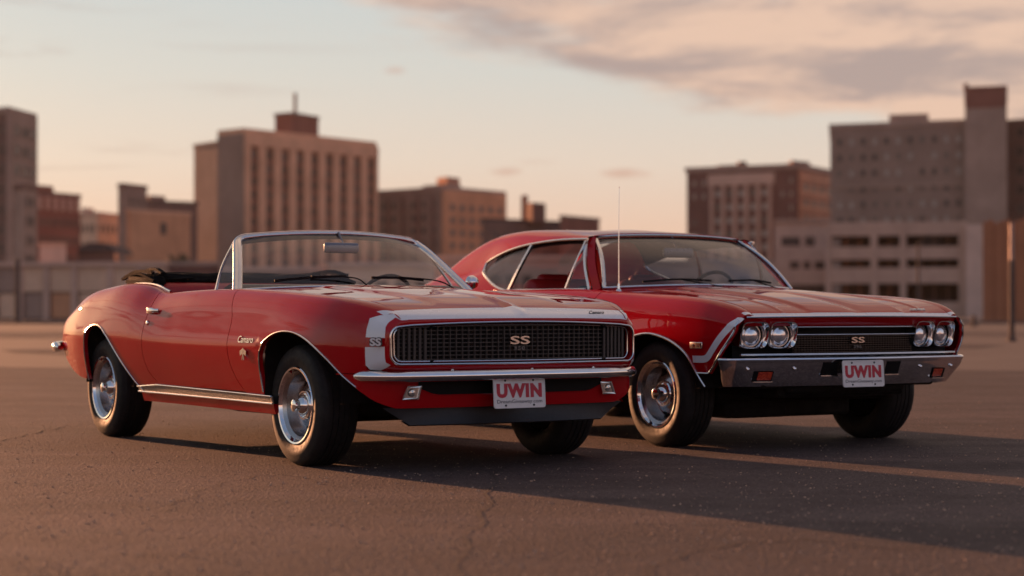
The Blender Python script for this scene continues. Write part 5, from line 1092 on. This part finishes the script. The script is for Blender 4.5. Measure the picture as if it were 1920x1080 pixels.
    for i, y in enumerate(ys_):
        ds = .022; full = xf(y) - (-.46 - .16 * (y / .75) ** 2); d = np.where(rows <= 1, rows ** 1.2 * ds, ds + (rows - 1) * (full - ds))
        V[i, :, 0] = xf(y) - d; V[i, :, 1] = y; V[i, :, 2] = hood_z(np.full(len(d), y), d)
    mi = [1 if j < 5 else 0 for i in range(len(ys_) - 1) for j in range(len(rows) - 1)]
    V[:, :, 1] *= (k7y(V[:, :, 0]) - .003) / .747; P, F = with_rim(V, .016, True); mb = MB(); mb.add(P, F, mi + [0] * (len(F) - len(mi))); hood = mb.build('hood', car, ('red', 'white'), sharp=40)
    y0 = -.50; d0 = .06; z0 = float(hood_z(np.array([y0]), np.array([d0]))[0]); text_obj('lettering', 'CHEVELLE', .024, (float(xf(y0)) - d0, -y0, z0 + .005), (-.14, 1, 0), (-.75, 0, .66), 'bright', hood, .002, bold=.0006, sx=1.25, shear=.2)
    yc = np.linspace(-.76, .76, 25); V = np.zeros((25, 5, 3))
    for i, y in enumerate(yc):
        a = np.array([-.475 - .16 * (y / .75) ** 2, y, .946 - .024 * (y / .75) ** 2]); b = np.array([-.60 - .165 * (y / .76) ** 2, y, .956 - .024 * (y / .76) ** 2]); V[i] = a + (b - a) * np.linspace(0, 1, 5)[:, None]
    mb = MB(); mb.add(*with_rim(V, .02)); mb.build('cowl', car, ('red',))
    # ---- nose: bright lip, red header, black grille with strips
    yy = np.linspace(-.785, .785, 61); t = MB(); t.add(*sweepVF(np.column_stack([xf(yy) + .002, yy, .769 - .006 * (yy / .79) ** 2]), circ(.007, 8))); t.build('hood_edge_trim', car, ('bright',))
    t = MB(); xg = lambda y: .765 - .062 * (np.abs(y) / .79) ** 2
    V = np.array([[(xf(y) - .002, y, .765 - .006 * (y / .79) ** 2), (xf(y) - .012, y, .748), (xg(y) + .008, y, .714), (xg(y) - .03, y, .711)] for y in yy]); t.add(V.reshape(-1, 3), gridF(61, 4)); t.build('header_panel', car, ('red',))
    t = MB(); yb = np.linspace(-.80, .80, 61); xg = lambda y: .765 - .062 * (np.abs(y) / .79) ** 2
    V = np.array([[(xg(y) - .06, y, .75), (xg(y) - .06, y, .50)] for y in yb]); t.add(V.reshape(-1, 3), gridF(61, 2)); gb = t.build('grille', car, ('black',))
    t = MB()
    for z in np.linspace(.565, .655, 8): yy2 = np.linspace(-.44, .44, 25); t.add(*sweepVF(np.column_stack([xg(yy2) - .012, yy2, 0 * yy2 + z]), rect(.02, .005)))
    for y in np.linspace(-.44, .44, 45): t.add(*boxVF((float(xg(y)) - .02, y, .61), (.012, .003, .10)))
    o = t.build('grille_bars', gb, ('blackgloss',), smooth=False); o['kind'] = 'stuff'
    for z, hw, dx, r_ in ((.707, .45, .014, .006), (.664, .45, .010, .005), (.5535, .80, .018, .0085)):
        y3 = np.linspace(-hw, hw, 51); t = MB(); t.add(*sweepVF(np.column_stack([xg(y3) + dx, y3, 0 * y3 + z]), circ(r_, 8, r_ * .8))); t.build('grille_strip', gb, ('bright',))
    text_obj('emblem', 'SS', .046, (float(xg(0)) + .012, .0, .630), (0, 1, 0), (0, 0, 1), 'bright', gb, .004, bold=.0008, sx=2.4)
    text_obj('emblem', '396', .024, (float(xg(0)) + .010, .0, .592), (0, 1, 0), (0, 0, 1), 'satin', gb, .003, bold=.0006, sx=1.4, spacing=1.2)
    # ---- four headlights: square bezels with round lamps
    for y0 in (.712, .528, -.528, -.712):
        s = 1 if y0 > 0 else -1; x0 = float(xg(y0)) - .022; yaw = .16 * s; n = 48
        def W(q, dx, lean=0.0):
            a, b = q[:, 0], q[:, 1]; return np.column_stack([x0 + dx - a * math.sin(yaw) + lean * b, y0 + a * math.cos(yaw), 0.662 + b])
        an = np.linspace(0, 2 * math.pi, n + 1)[:-1]; ca_, sa_ = np.cos(an), np.sin(an)
        rr_ = (np.abs(ca_ / .090) ** 4.5 + np.abs(sa_ / .079) ** 4.5) ** (-1 / 4.5); sq = np.column_stack([rr_ * ca_, rr_ * sa_]); cc = lambda r: np.column_stack([r * ca_, r * sa_])
        lv = [W(sq, -.06), W(sq * 1.0, .030, .22), W(sq * .97, .044, .22), W(sq * .92, .046, .20), W(sq * .86, .036, .16), W(cc(.0705), .012, .06), W(cc(.068), -.008, .03), W(cc(.064), -.014, .0)]
        t = MB(); t.add(np.array(lv).transpose(1, 0, 2).reshape(-1, 3), gridF(n, len(lv), True, False), [1 if k == 5 else 0 for _ in range(n) for k in range(len(lv) - 1)]); hb = t.build('headlight', car, ('chrome', 'blackgloss'), sharp=50)  # bowl ring coloured black for the shadow round each lens
        t = MB(); t.add(*latheVF([(.0615, -.006), (.054, .006), (.041, .014), (.024, .020), (0, .022)], (x0, y0, .662), (1, s * .16, 0), 30)); t.build('lamp_lens', hb, ('lens',))
        t = MB(); t.add(*latheVF([(.0605, -.010), (.0665, -.006), (.0655, .002), (.061, .002), (.0595, -.004)], (x0, y0, .662), (1, s * .16, 0), 30)); t.build('lamp_ring', hb, ('bright',))
    # ---- bumper
    xb = lambda y: .842 - .105 * (np.abs(y) / .80) ** 1.7
    bp = [(.655, .908), (.675, .905), (.705, .885), (.732, .84)] + [(float(xb(y)), y) for y in (.79, .7, .55, .4, .2, 0)]; bp = np.array([(x, y, .461) for x, y in bp]); bp = np.vstack([bp, (bp * [1, -1, 1])[::-1][1:]])
    P = pcurve(bp, 101); prof = [(.07, .072), (.03, .078), (.010, .077), (0, .072), (-.004, .064), (-.001, .054), (.005, .046), (.0065, .040), (.014, .02), (.023, .0), (.045, -.05), (.058, -.075), (.066, -.088), (.10, -.082)]
    t = MB(); V_, F_ = sweepVF(P, prof); t_ = np.clip((.47 - V_[:, 2]) / .10, 0, 1) * np.clip((np.abs(V_[:, 1]) - .72) / .18, 0, 1) ** 1.5; V_[:, 0] -= .085 * t_; V_[:, 1] *= 1 - .02 * t_; t.add(V_, F_); bum = t.build('front_bumper', car, ('chrome',), sharp=35)
    for s in (1, -1):
        def patch(y0, y1, z0, z1, off, slant=0.0, m=8):
            V = []
            for k in range(m + 1):
                for z in (z0, z1): y = y0 + (y1 - y0) * k / m + slant * (z - z0); V.append((float(xb(y)) + off - float(np.interp(z, [.38, .411, .461, .507], [.060, .045, .023, .006])), s * y, z))
            return V, gridF(m + 1, 2)
        t = MB(); t.add(*patch(.175, .29, .432, .505, .004)); t.build('bumper_slot_shade', bum, ('black',), smooth=False)  # flat black patches paint the shade inside slots and signal recesses
        t = MB(); y4 = np.linspace(.175, .29, 6); t.add(*sweepVF(np.column_stack([xb(y4) - .026, s * y4, 0 * y4 + .430]), rect(.010, .006))); t.build('slot_edge', bum, ('bright',), smooth=False)
        t = MB(); t.add(*patch(.595, .715, .400, .458, .004)); sg = t.build('signal_recess_shade', bum, ('black',), smooth=False)
        t = MB(); t.add(*patch(.605, .690, .410, .456, .008)); t.build('turn_signal', sg, ('amber',), smooth=False)
        t = MB(); y4 = np.linspace(.597, .713, 6); t.add(*sweepVF(np.column_stack([xb(y4) - .036, s * y4, 0 * y4 + .400]), rect(.014, .005))); t.build('signal_edge', sg, ('bright',), smooth=False)
        for y in (.47, .76):
            t = MB(); t.add(*latheVF([(.010, -.004), (.009, .003), (.004, .006), (0, .0065)], (float(xb(y)) - .010, s * y, .472), (1, 0, 0), 12)); t.build('bolt', bum, ('chrome',))
    license_plate(car, .866, .038, .441, -4)
    t = MB(); t.add(*boxVF((.60, 0, .44), (.22, 1.3, .16), bev=.02)); t.build('front_valance', car, ('under',))
    # ---- greenhouse
    g0y = csp({-.9: .80, -2.0: .80, -3.0: .79, -3.7: .77}); g0z = csp({-.9: .928, -2.0: .930, -3.0: .928, -3.7: .905})
    g2y = csp({-1.0: .655, -1.6: .668, -2.1: .662, -2.4: .657, -2.8: .668, -3.2: .69, -3.7: .735}); g2z = csp({-1.0: 1.262, -1.3: 1.266, -1.6: 1.258, -1.85: 1.24, -2.09: 1.206, -2.25: 1.170, -2.38: 1.132, -2.7: 1.06, -3.0: 1.005, -3.4: .95, -3.7: .915})
    g3y = csp({-1.0: .565, -1.6: .588, -2.2: .58, -2.55: .568, -2.9: .57, -3.3: .60, -3.7: .66}); g3z = csp({-1.0: 1.268, -1.12: 1.284, -1.5: 1.312, -1.95: 1.317, -2.3: 1.291, -2.55: 1.252, -2.92: 1.155, -3.1: 1.085, -3.4: .985, -3.7: .925})
    zr = csp({-1.0: 1.285, -1.1: 1.300, -1.25: 1.324, -1.5: 1.346, -1.95: 1.357, -2.3: 1.345, -2.6: 1.300, -2.9: 1.215, -3.2: 1.10, -3.5: .985, -3.7: .93})
    G = Loft([g0y, lambda x: (g0y(x) + g2y(x)) / 2 + .014, g2y, g3y, lambda x: g3y(x) * .58, {0: 0.0}],
             [g0z, lambda x: (g0z(x) + g2z(x)) / 2, g2z, g3z, lambda x: g3z(x) + .66 * (zr(x) - g3z(x)), zr], [0, .17, .34, .46, .72, 1.08])
    dbot = csp({-2.36: 1.125, -2.33: 1.085, -2.27: 1.055, -2.2: 1.028, -2.08: .982, -1.98: .953, -1.88: .934})
    dtop = csp({-1.05: 1.258, -1.3: 1.262, -1.6: 1.254, -1.85: 1.236, -2.09: 1.202, -2.25: 1.165, -2.33: 1.142, -2.36: 1.128})
    A1, _ = G.panel(lambda z: -2.36 + 0 * z, lambda z: -1.09 + 0 * z, [(-2.3, 6), (0, 34)], lambda x: dtop(x), 5.0, 26)
    A2, _ = G.panel(lambda z: -2.46 + 0 * z, lambda z: -2.36 + 0 * z, [(0, 6)], lambda x: g0z(x) + .001, 5.0, 34)
    A3, _ = G.panel(lambda z: -3.68 + 0 * z, lambda z: -2.46 + 0 * z, [(0, 30)], lambda x: g0z(x) + .001, 3.25, 24)
    A4, _ = G.panel(lambda z: -2.36 + 0 * z, lambda z: -1.885 + 0 * z, [(0, 18)], lambda x: g0z(x) + .001, lambda x: G.uz(x, np.maximum(dbot(x), g0z(x) + .003)), 8)
    rb_ = MB()
    for A in (A1, A2, A3, A4): rb_.add(A.reshape(-1, 3), gridF(*A.shape[:2]))
    rb_.mirror(); bm = None; roof = rb_.build('roof', car, ('red',), sharp=50)
    me = roof.data; bm = bmesh.new(); bm.from_mesh(me); bmesh.ops.remove_doubles(bm, verts=bm.verts, dist=.0006); bm.to_mesh(me); bm.free()
    hb_ = MB()
    Hl, _ = G.panel(lambda z: -2.3 + 0 * z, lambda z: -1.12 + 0 * z, [(0, 20)], lambda x: np.maximum(dtop(np.maximum(x, -2.3)), 1.1), 5.0, 12); Hl = Hl.copy(); Hl[..., 2] -= .03; Hl[..., 1] -= .02; Hl[..., 1] = np.maximum(Hl[..., 1], 0); hb_.add(Hl.reshape(-1, 3), gridF(*Hl.shape[:2])); hb_.mirror(); hb_.build('headliner', car, ('headliner',))
    xs = np.linspace(-3.5, -2.47, 20); V = np.zeros((20, 17, 3))
    for i, x in enumerate(xs):
        u = np.concatenate([np.linspace(3.26, 5, 9)]); y, z = G.ev(np.full(9, x), u); V[i] = np.column_stack([np.full(17, x), np.concatenate([y, -y[::-1][1:]]), np.concatenate([z, z[::-1][1:]]) - .008])
    t = MB(); t.add(V.reshape(-1, 3), gridF(20, 17)); t.build('rear_window', car, ('glass_rear',))
    xs = np.linspace(-4.07, -3.5, 10); V = np.zeros((10, 17, 3))
    for i, x in enumerate(xs): y7, z7 = float(k7y(x)), float(k7z(x)); v = np.linspace(-1, 1, 17); V[i] = np.column_stack([0 * v + x, v * (y7 - .003), z7 + .02 * (1 - v * v)])
    t = MB(); t.add(*with_rim(V, .02)); t.build('boot_lid', car, ('red',))
    uu = np.linspace(1, 7, 20); y_, z_ = L.ev(np.full(20, -4.078), uu); v = np.linspace(-1, 1, 15); V = np.zeros((15, 20, 3))
    for i, a in enumerate(v): V[i] = np.column_stack([-4.078 - .03 * (1 - a * a) + 0 * y_, a * y_, z_])
    t = MB(); t.add(V.reshape(-1, 3), gridF(15, 20)); t.build('tail_panel', car, ('red',))
    t = MB(); rp = np.array([(-3.85, .90, .50), (-4.0, .88, .50), (-4.12, .75, .50), (-4.16, 0, .50), (-4.12, -.75, .50), (-4.0, -.88, .50), (-3.85, -.90, .50)]); t.add(*sweepVF(pcurve(rp, 50), [(-.03, .07), (.01, .06), (.02, 0), (.01, -.06), (-.03, -.07)])); t.build('rear_bumper', car, ('chrome',))
    for s in (1, -1):
        xs = np.concatenate([np.linspace(-1.06, -2.3, 40), [-2.33, -2.35]]); P1 = np.array([G.pt(np.array([x]), np.array([float(dtop(x))]), .004, 3)[0] for x in xs])
        xs2 = np.linspace(-2.36, -1.87, 26); P2 = np.array([G.pt(np.array([x]), np.array([max(float(dbot(x)), .932)]), .004, 3)[0] for x in xs2])
        P3 = np.array([(x, float(g0y(x)) + .003, .934) for x in np.linspace(-1.8, -.88, 12)]); P = np.vstack([P1, P2, P3]); P[:, 1] *= s
        t = MB(); t.add(*tubeVF(P, .009, 8)); dl = t.build('window_surround_trim', car, ('bright',))
        # A pillar, red with bright edges
        pb, pt_ = np.array([-.775, .775, .92]), np.array([-1.098, .607, 1.262]); pm = (pb + pt_) / 2 + np.array([-.012, .012, 0.]); Pp = pcurve([pb, pm, pt_], 16); Pp[:, 1] *= s
        t = MB(); t.add(*sweepVF(Pp, rect(.052, .026), up=(.5, .75 * s, .3))); t.build('windscreen_pillar', car, ('red',), smooth=False)
        a, b_ = np.array([-.855, .785, .933]), np.array([-1.105, .652, 1.260]); t = MB(); Q = pcurve([a, (a + b_) / 2 + [-.01, .012, 0], b_], 12); Q[:, 1] *= s; t.add(*sweepVF(Q, rect(.02, .014), up=(0, s, .5)))
        vb, vt = np.array([-1.125, .795, .933]), np.array([-1.075, .668, 1.245]); Q2 = pcurve([vb, (vb + vt) / 2 + [0.01, .012, 0], vt], 12); Q2[:, 1] *= s; t.add(*sweepVF(Q2, rect(.018, .014), up=(0, s, .5)))
        vb = np.array([-1.21, .792, .935]); vt = np.array([-1.115, .655, 1.255]); vf = t.build('vent_frame', car, ('bright',), smooth=False)
        t = MB(); g_ = [Q[0], Q[4], Q[8], Q[11], Q2[11], Q2[8], Q2[4], Q2[0]]; t.add(np.array(g_), [[0, 1, 6, 7], [1, 2, 5, 6], [2, 3, 4, 5]]); t.build('vent_glass', vf, ('glass',))
        qb, qt = np.array([-1.845, .795, .930]), np.array([-1.735, .672, 1.243]); Q3 = pcurve([qb, (qb + qt) / 2 + [.012, .012, 0], qt], 12); Q3[:, 1] *= s; t = MB(); t.add(*sweepVF(Q3, rect(.026, .016), up=(0, s, .5))); t.build('window_divider', car, ('bright',), smooth=False)
        V = []
        for x in np.linspace(-2.345, -1.76, 16):
            zt_ = float(dtop(x)); zb_ = max(float(dbot(x)), .932) if x < -1.88 else .932 + (x + 1.845) / .11 * .311
            zb_ = min(zb_, zt_ - .002); zz = np.linspace(zb_, zt_, 5); y = G.yz(np.full(5, x), zz, 3) - .012; V.append(np.column_stack([np.full(5, x), y * s, zz]))
        t = MB(); t.add(np.array(V).reshape(-1, 3), gridF(16, 5)); t.build('quarter_window', car, ('glass_rear',))
        xs = np.linspace(-2.6, -.85, 20); V = np.array([[(x, s * (float(k7y(x)) + .004), float(k7z(x)) - .002), (x, s * (float(k7y(x)) - .04), float(k7z(x)) - .01), (x, s * .74, .62), (x, s * .74, .32)] for x in xs]); t = MB(); t.add(V.reshape(-1, 3), gridF(20, 4)); t.build('door_trim', car, ('vinyl_red',))
    # windscreen
    def gb_(y): a = abs(y) / .76; return np.array([-.60 - .165 * a**2, y, .956 - .022 * a**2])
    def gt_(v): return np.array([-1.085 - .035 * v**2, .575 * v, 1.290 - .018 * v**2 - .006 * v**8])
    vs = np.linspace(-1, 1, 31); V = np.zeros((31, 14, 3)); rs = np.linspace(0, 1, 14)
    for i, v in enumerate(vs):
        a, b_ = gb_(.745 * v), gt_(v)
        for j, r in enumerate(rs): V[i, j] = a + (b_ - a) * r + np.array([.03, 0, .02]) * math.sin(math.pi * r)
    mi = [1 if j >= 11 else 0 for i in range(30) for j in range(13)]; t = MB(); t.add(V.reshape(-1, 3), gridF(31, 14), mi); t.build('windscreen', car, ('glass_tint', 'glass_band'))
    ring = np.vstack([V[0, :, :], V[1:, -1], V[-1, ::-1][1:], V[::-1, 0][1:-1]]) + np.array([.008, 0, .006]); t = MB(); t.add(*sweepVF(pline(ring, 160), circ(.014, 8, .011), close=False)); t.build('windscreen_trim', car, ('bright',))
    t = MB(); Ph = np.array([gt_(v) + [-.012, 0, .004] for v in np.linspace(-1, 1, 25)]); t.add(*sweepVF(Ph, rect(.05, .03))); t.build('windscreen_header', car, ('red',))
    for y0, y1, pv in ((.50, .02, -.05), (-.12, -.52, -.58)):
        A, B = gb_(y0) + [-.03, 0, .035], gb_(y1) + [-.03, 0, .035]; t = MB(); t.add(*sweepVF(pcurve([A + [.02, 0, .0], (A + B) / 2 + [.035, 0, .012], B + [.02, 0, 0]], 10), rect(.008, .012))); t.add(*sweepVF(pcurve([gb_(pv) + [.03, 0, -.004], (A + B) / 2 + [.045, 0, .012]], 6), rect(.010, .007))); t.build('wiper', car, ('black',), smooth=False)
    t = MB(); t.add(*boxVF((-1.0, 0.0, 1.178), (.034, .235, .064), bev=.015)); t.add(*tubeVF([(-1.01, .0, 1.20), (-1.04, 0, 1.235), (-1.07, 0, 1.285)], .006)); t.build('rear_view_mirror', car, ('mirror',))
    # aerial
    t = MB(); t.add(*latheVF([(.018, 0), (.016, .010), (.008, .018), (.006, .05), (0, .05)], (-.614, .725, .918), (0, 0, 1), 14)); t.add(*sweepVF([(-.614, .725, .95), (-.615, .725, 1.2), (-.616, .722, 1.40), (-.618, .718, 1.565)], circ(.0036, 6), up=(1, 0, 0), scale=[1.1, .9, .75, .6])); t.add(*latheVF([(.005, -.005), (.005, .003), (0, .005)], (-.618, .718, 1.565), (0, 0, 1), 8)); t.build('aerial', car, ('chrome',))
    # cabin
    t = MB(); t.add(*boxVF((-1.75, 0, .30), (4.0, 1.40, .08), bev=.02)); t.add(*boxVF((-.3, 0, .40), (1.9, .95, .2), bev=.03)); t.add(*boxVF((.05, .05, .245), (.34, .95, .16), bev=.03)); t.add(*boxVF((.12, .28, .20), (.22, .40, .07), bev=.02)); t.add(*boxVF((-2.9, 0, .33), (.9, 1.0, .14), bev=.03))
    t.add(*tubeVF([(.30, .64, .30), (.33, .2, .285), (.33, -.2, .285), (.30, -.64, .30)], .014)); t.add(*tubeVF([(-2.845, .70, .31), (-2.845, -.70, .31)], .05))
    t.add(*boxVF((-1.2, .45, .235), (2.2, .10, .11), bev=.01)); t.add(*boxVF((-1.2, -.45, .235), (2.2, .10, .11), bev=.01)); t.build('underbody', car, ('under',))
    t = MB(); t.add(*boxVF((.25, 0, .52), (.9, .9, .40), bev=.04)); t.build('engine', car, ('under',))
    V = [[(-.80, y, .93), (-.88, y, .955), (-.98, y, .955), (-1.06, y, .93), (-1.08, y, .86), (-1.02, y, .72), (-.95, y, .6)] for y in np.linspace(-.77, .77, 13)]; t = MB(); t.add(np.array(V).reshape(-1, 3), gridF(13, 7)); t.build('dashboard', car, ('vinyl_black',))
    for y in (.38, -.38):
        t = MB(); t.add(*boxVF((-1.55, y, .52), (.52, .56, .18), bev=.05)); V_, F_ = boxVF((0, 0, 0), (.14, .56, .52), bev=.06); an = R(-14)
        V_ = np.column_stack([V_[:, 0] * math.cos(an) + V_[:, 2] * math.sin(an), V_[:, 1], V_[:, 2] * math.cos(an) - V_[:, 0] * math.sin(an)]) + [-1.80, y, .76]; t.add(V_, F_)
        t.add(*boxVF((-1.90, y + .02, .985), (.10, .27, .13), bev=.045)); t.build('front_seat', car, ('vinyl_red',))
    t = MB(); t.add(*boxVF((-2.35, 0, .56), (.5, 1.3, .2), bev=.06)); t.add(*boxVF((-2.62, 0, .76), (.16, 1.35, .34), bev=.06)); t.add(*boxVF((-3.0, 0, .88), (.7, 1.35, .04), bev=.01)); t.build('rear_seat', car, ('vinyl_red',))
    c = np.array([-1.16, -.37, .885]); ax = np.array([-.90, 0, .43]); ax /= np.linalg.norm(ax); e1 = np.array([0, 1, 0]); e2 = np.cross(ax, e1)
    t = MB(); t.add(*tubeVF([c + .19 * (math.cos(a) * e1 + math.sin(a) * e2) for a in np.linspace(0, 2 * math.pi, 41)[:-1]], .012, 8, True, up=ax))
    for a in (R(200), R(340), R(90)): t.add(*tubeVF([c - ax * .03, c + .185 * (math.cos(a) * e1 + math.sin(a) * e2)], .008))
    t.add(*tubeVF([c - ax * .02, c - ax * .30], .03)); t.build('steering_wheel', car, ('vinyl_black',))
    put_wheels(car, 2.845, 1.53)
    return car
hardtop = build_hardtop()

# ------------------------------------------------------------------ evening haze: one closed box of even air round the whole place
V_, F_ = boxVF((0, 240, 21.5), (720, 640, 46))
hz = link('haze', mesh_from(V_, F_, name='haze', car=False), None, (), smooth=False, kind='stuff')
bm = bmesh.new(); bm.from_mesh(hz.data); bmesh.ops.recalc_face_normals(bm, faces=bm.faces); bm.to_mesh(hz.data); bm.free()
hm = bpy.data.materials.new('evening_haze'); hm.use_nodes = True; t_ = hm.node_tree; t_.nodes.remove(t_.nodes['Principled BSDF'])
pv = t_.nodes.new('ShaderNodeVolumePrincipled'); pv.inputs['Color'].default_value = (.95, .90, .86, 1); pv.inputs['Density'].default_value = .00006; pv.inputs['Anisotropy'].default_value = .25
t_.links.new(pv.outputs[0], t_.nodes['Material Output'].inputs['Volume']); hz.data.materials.append(hm)
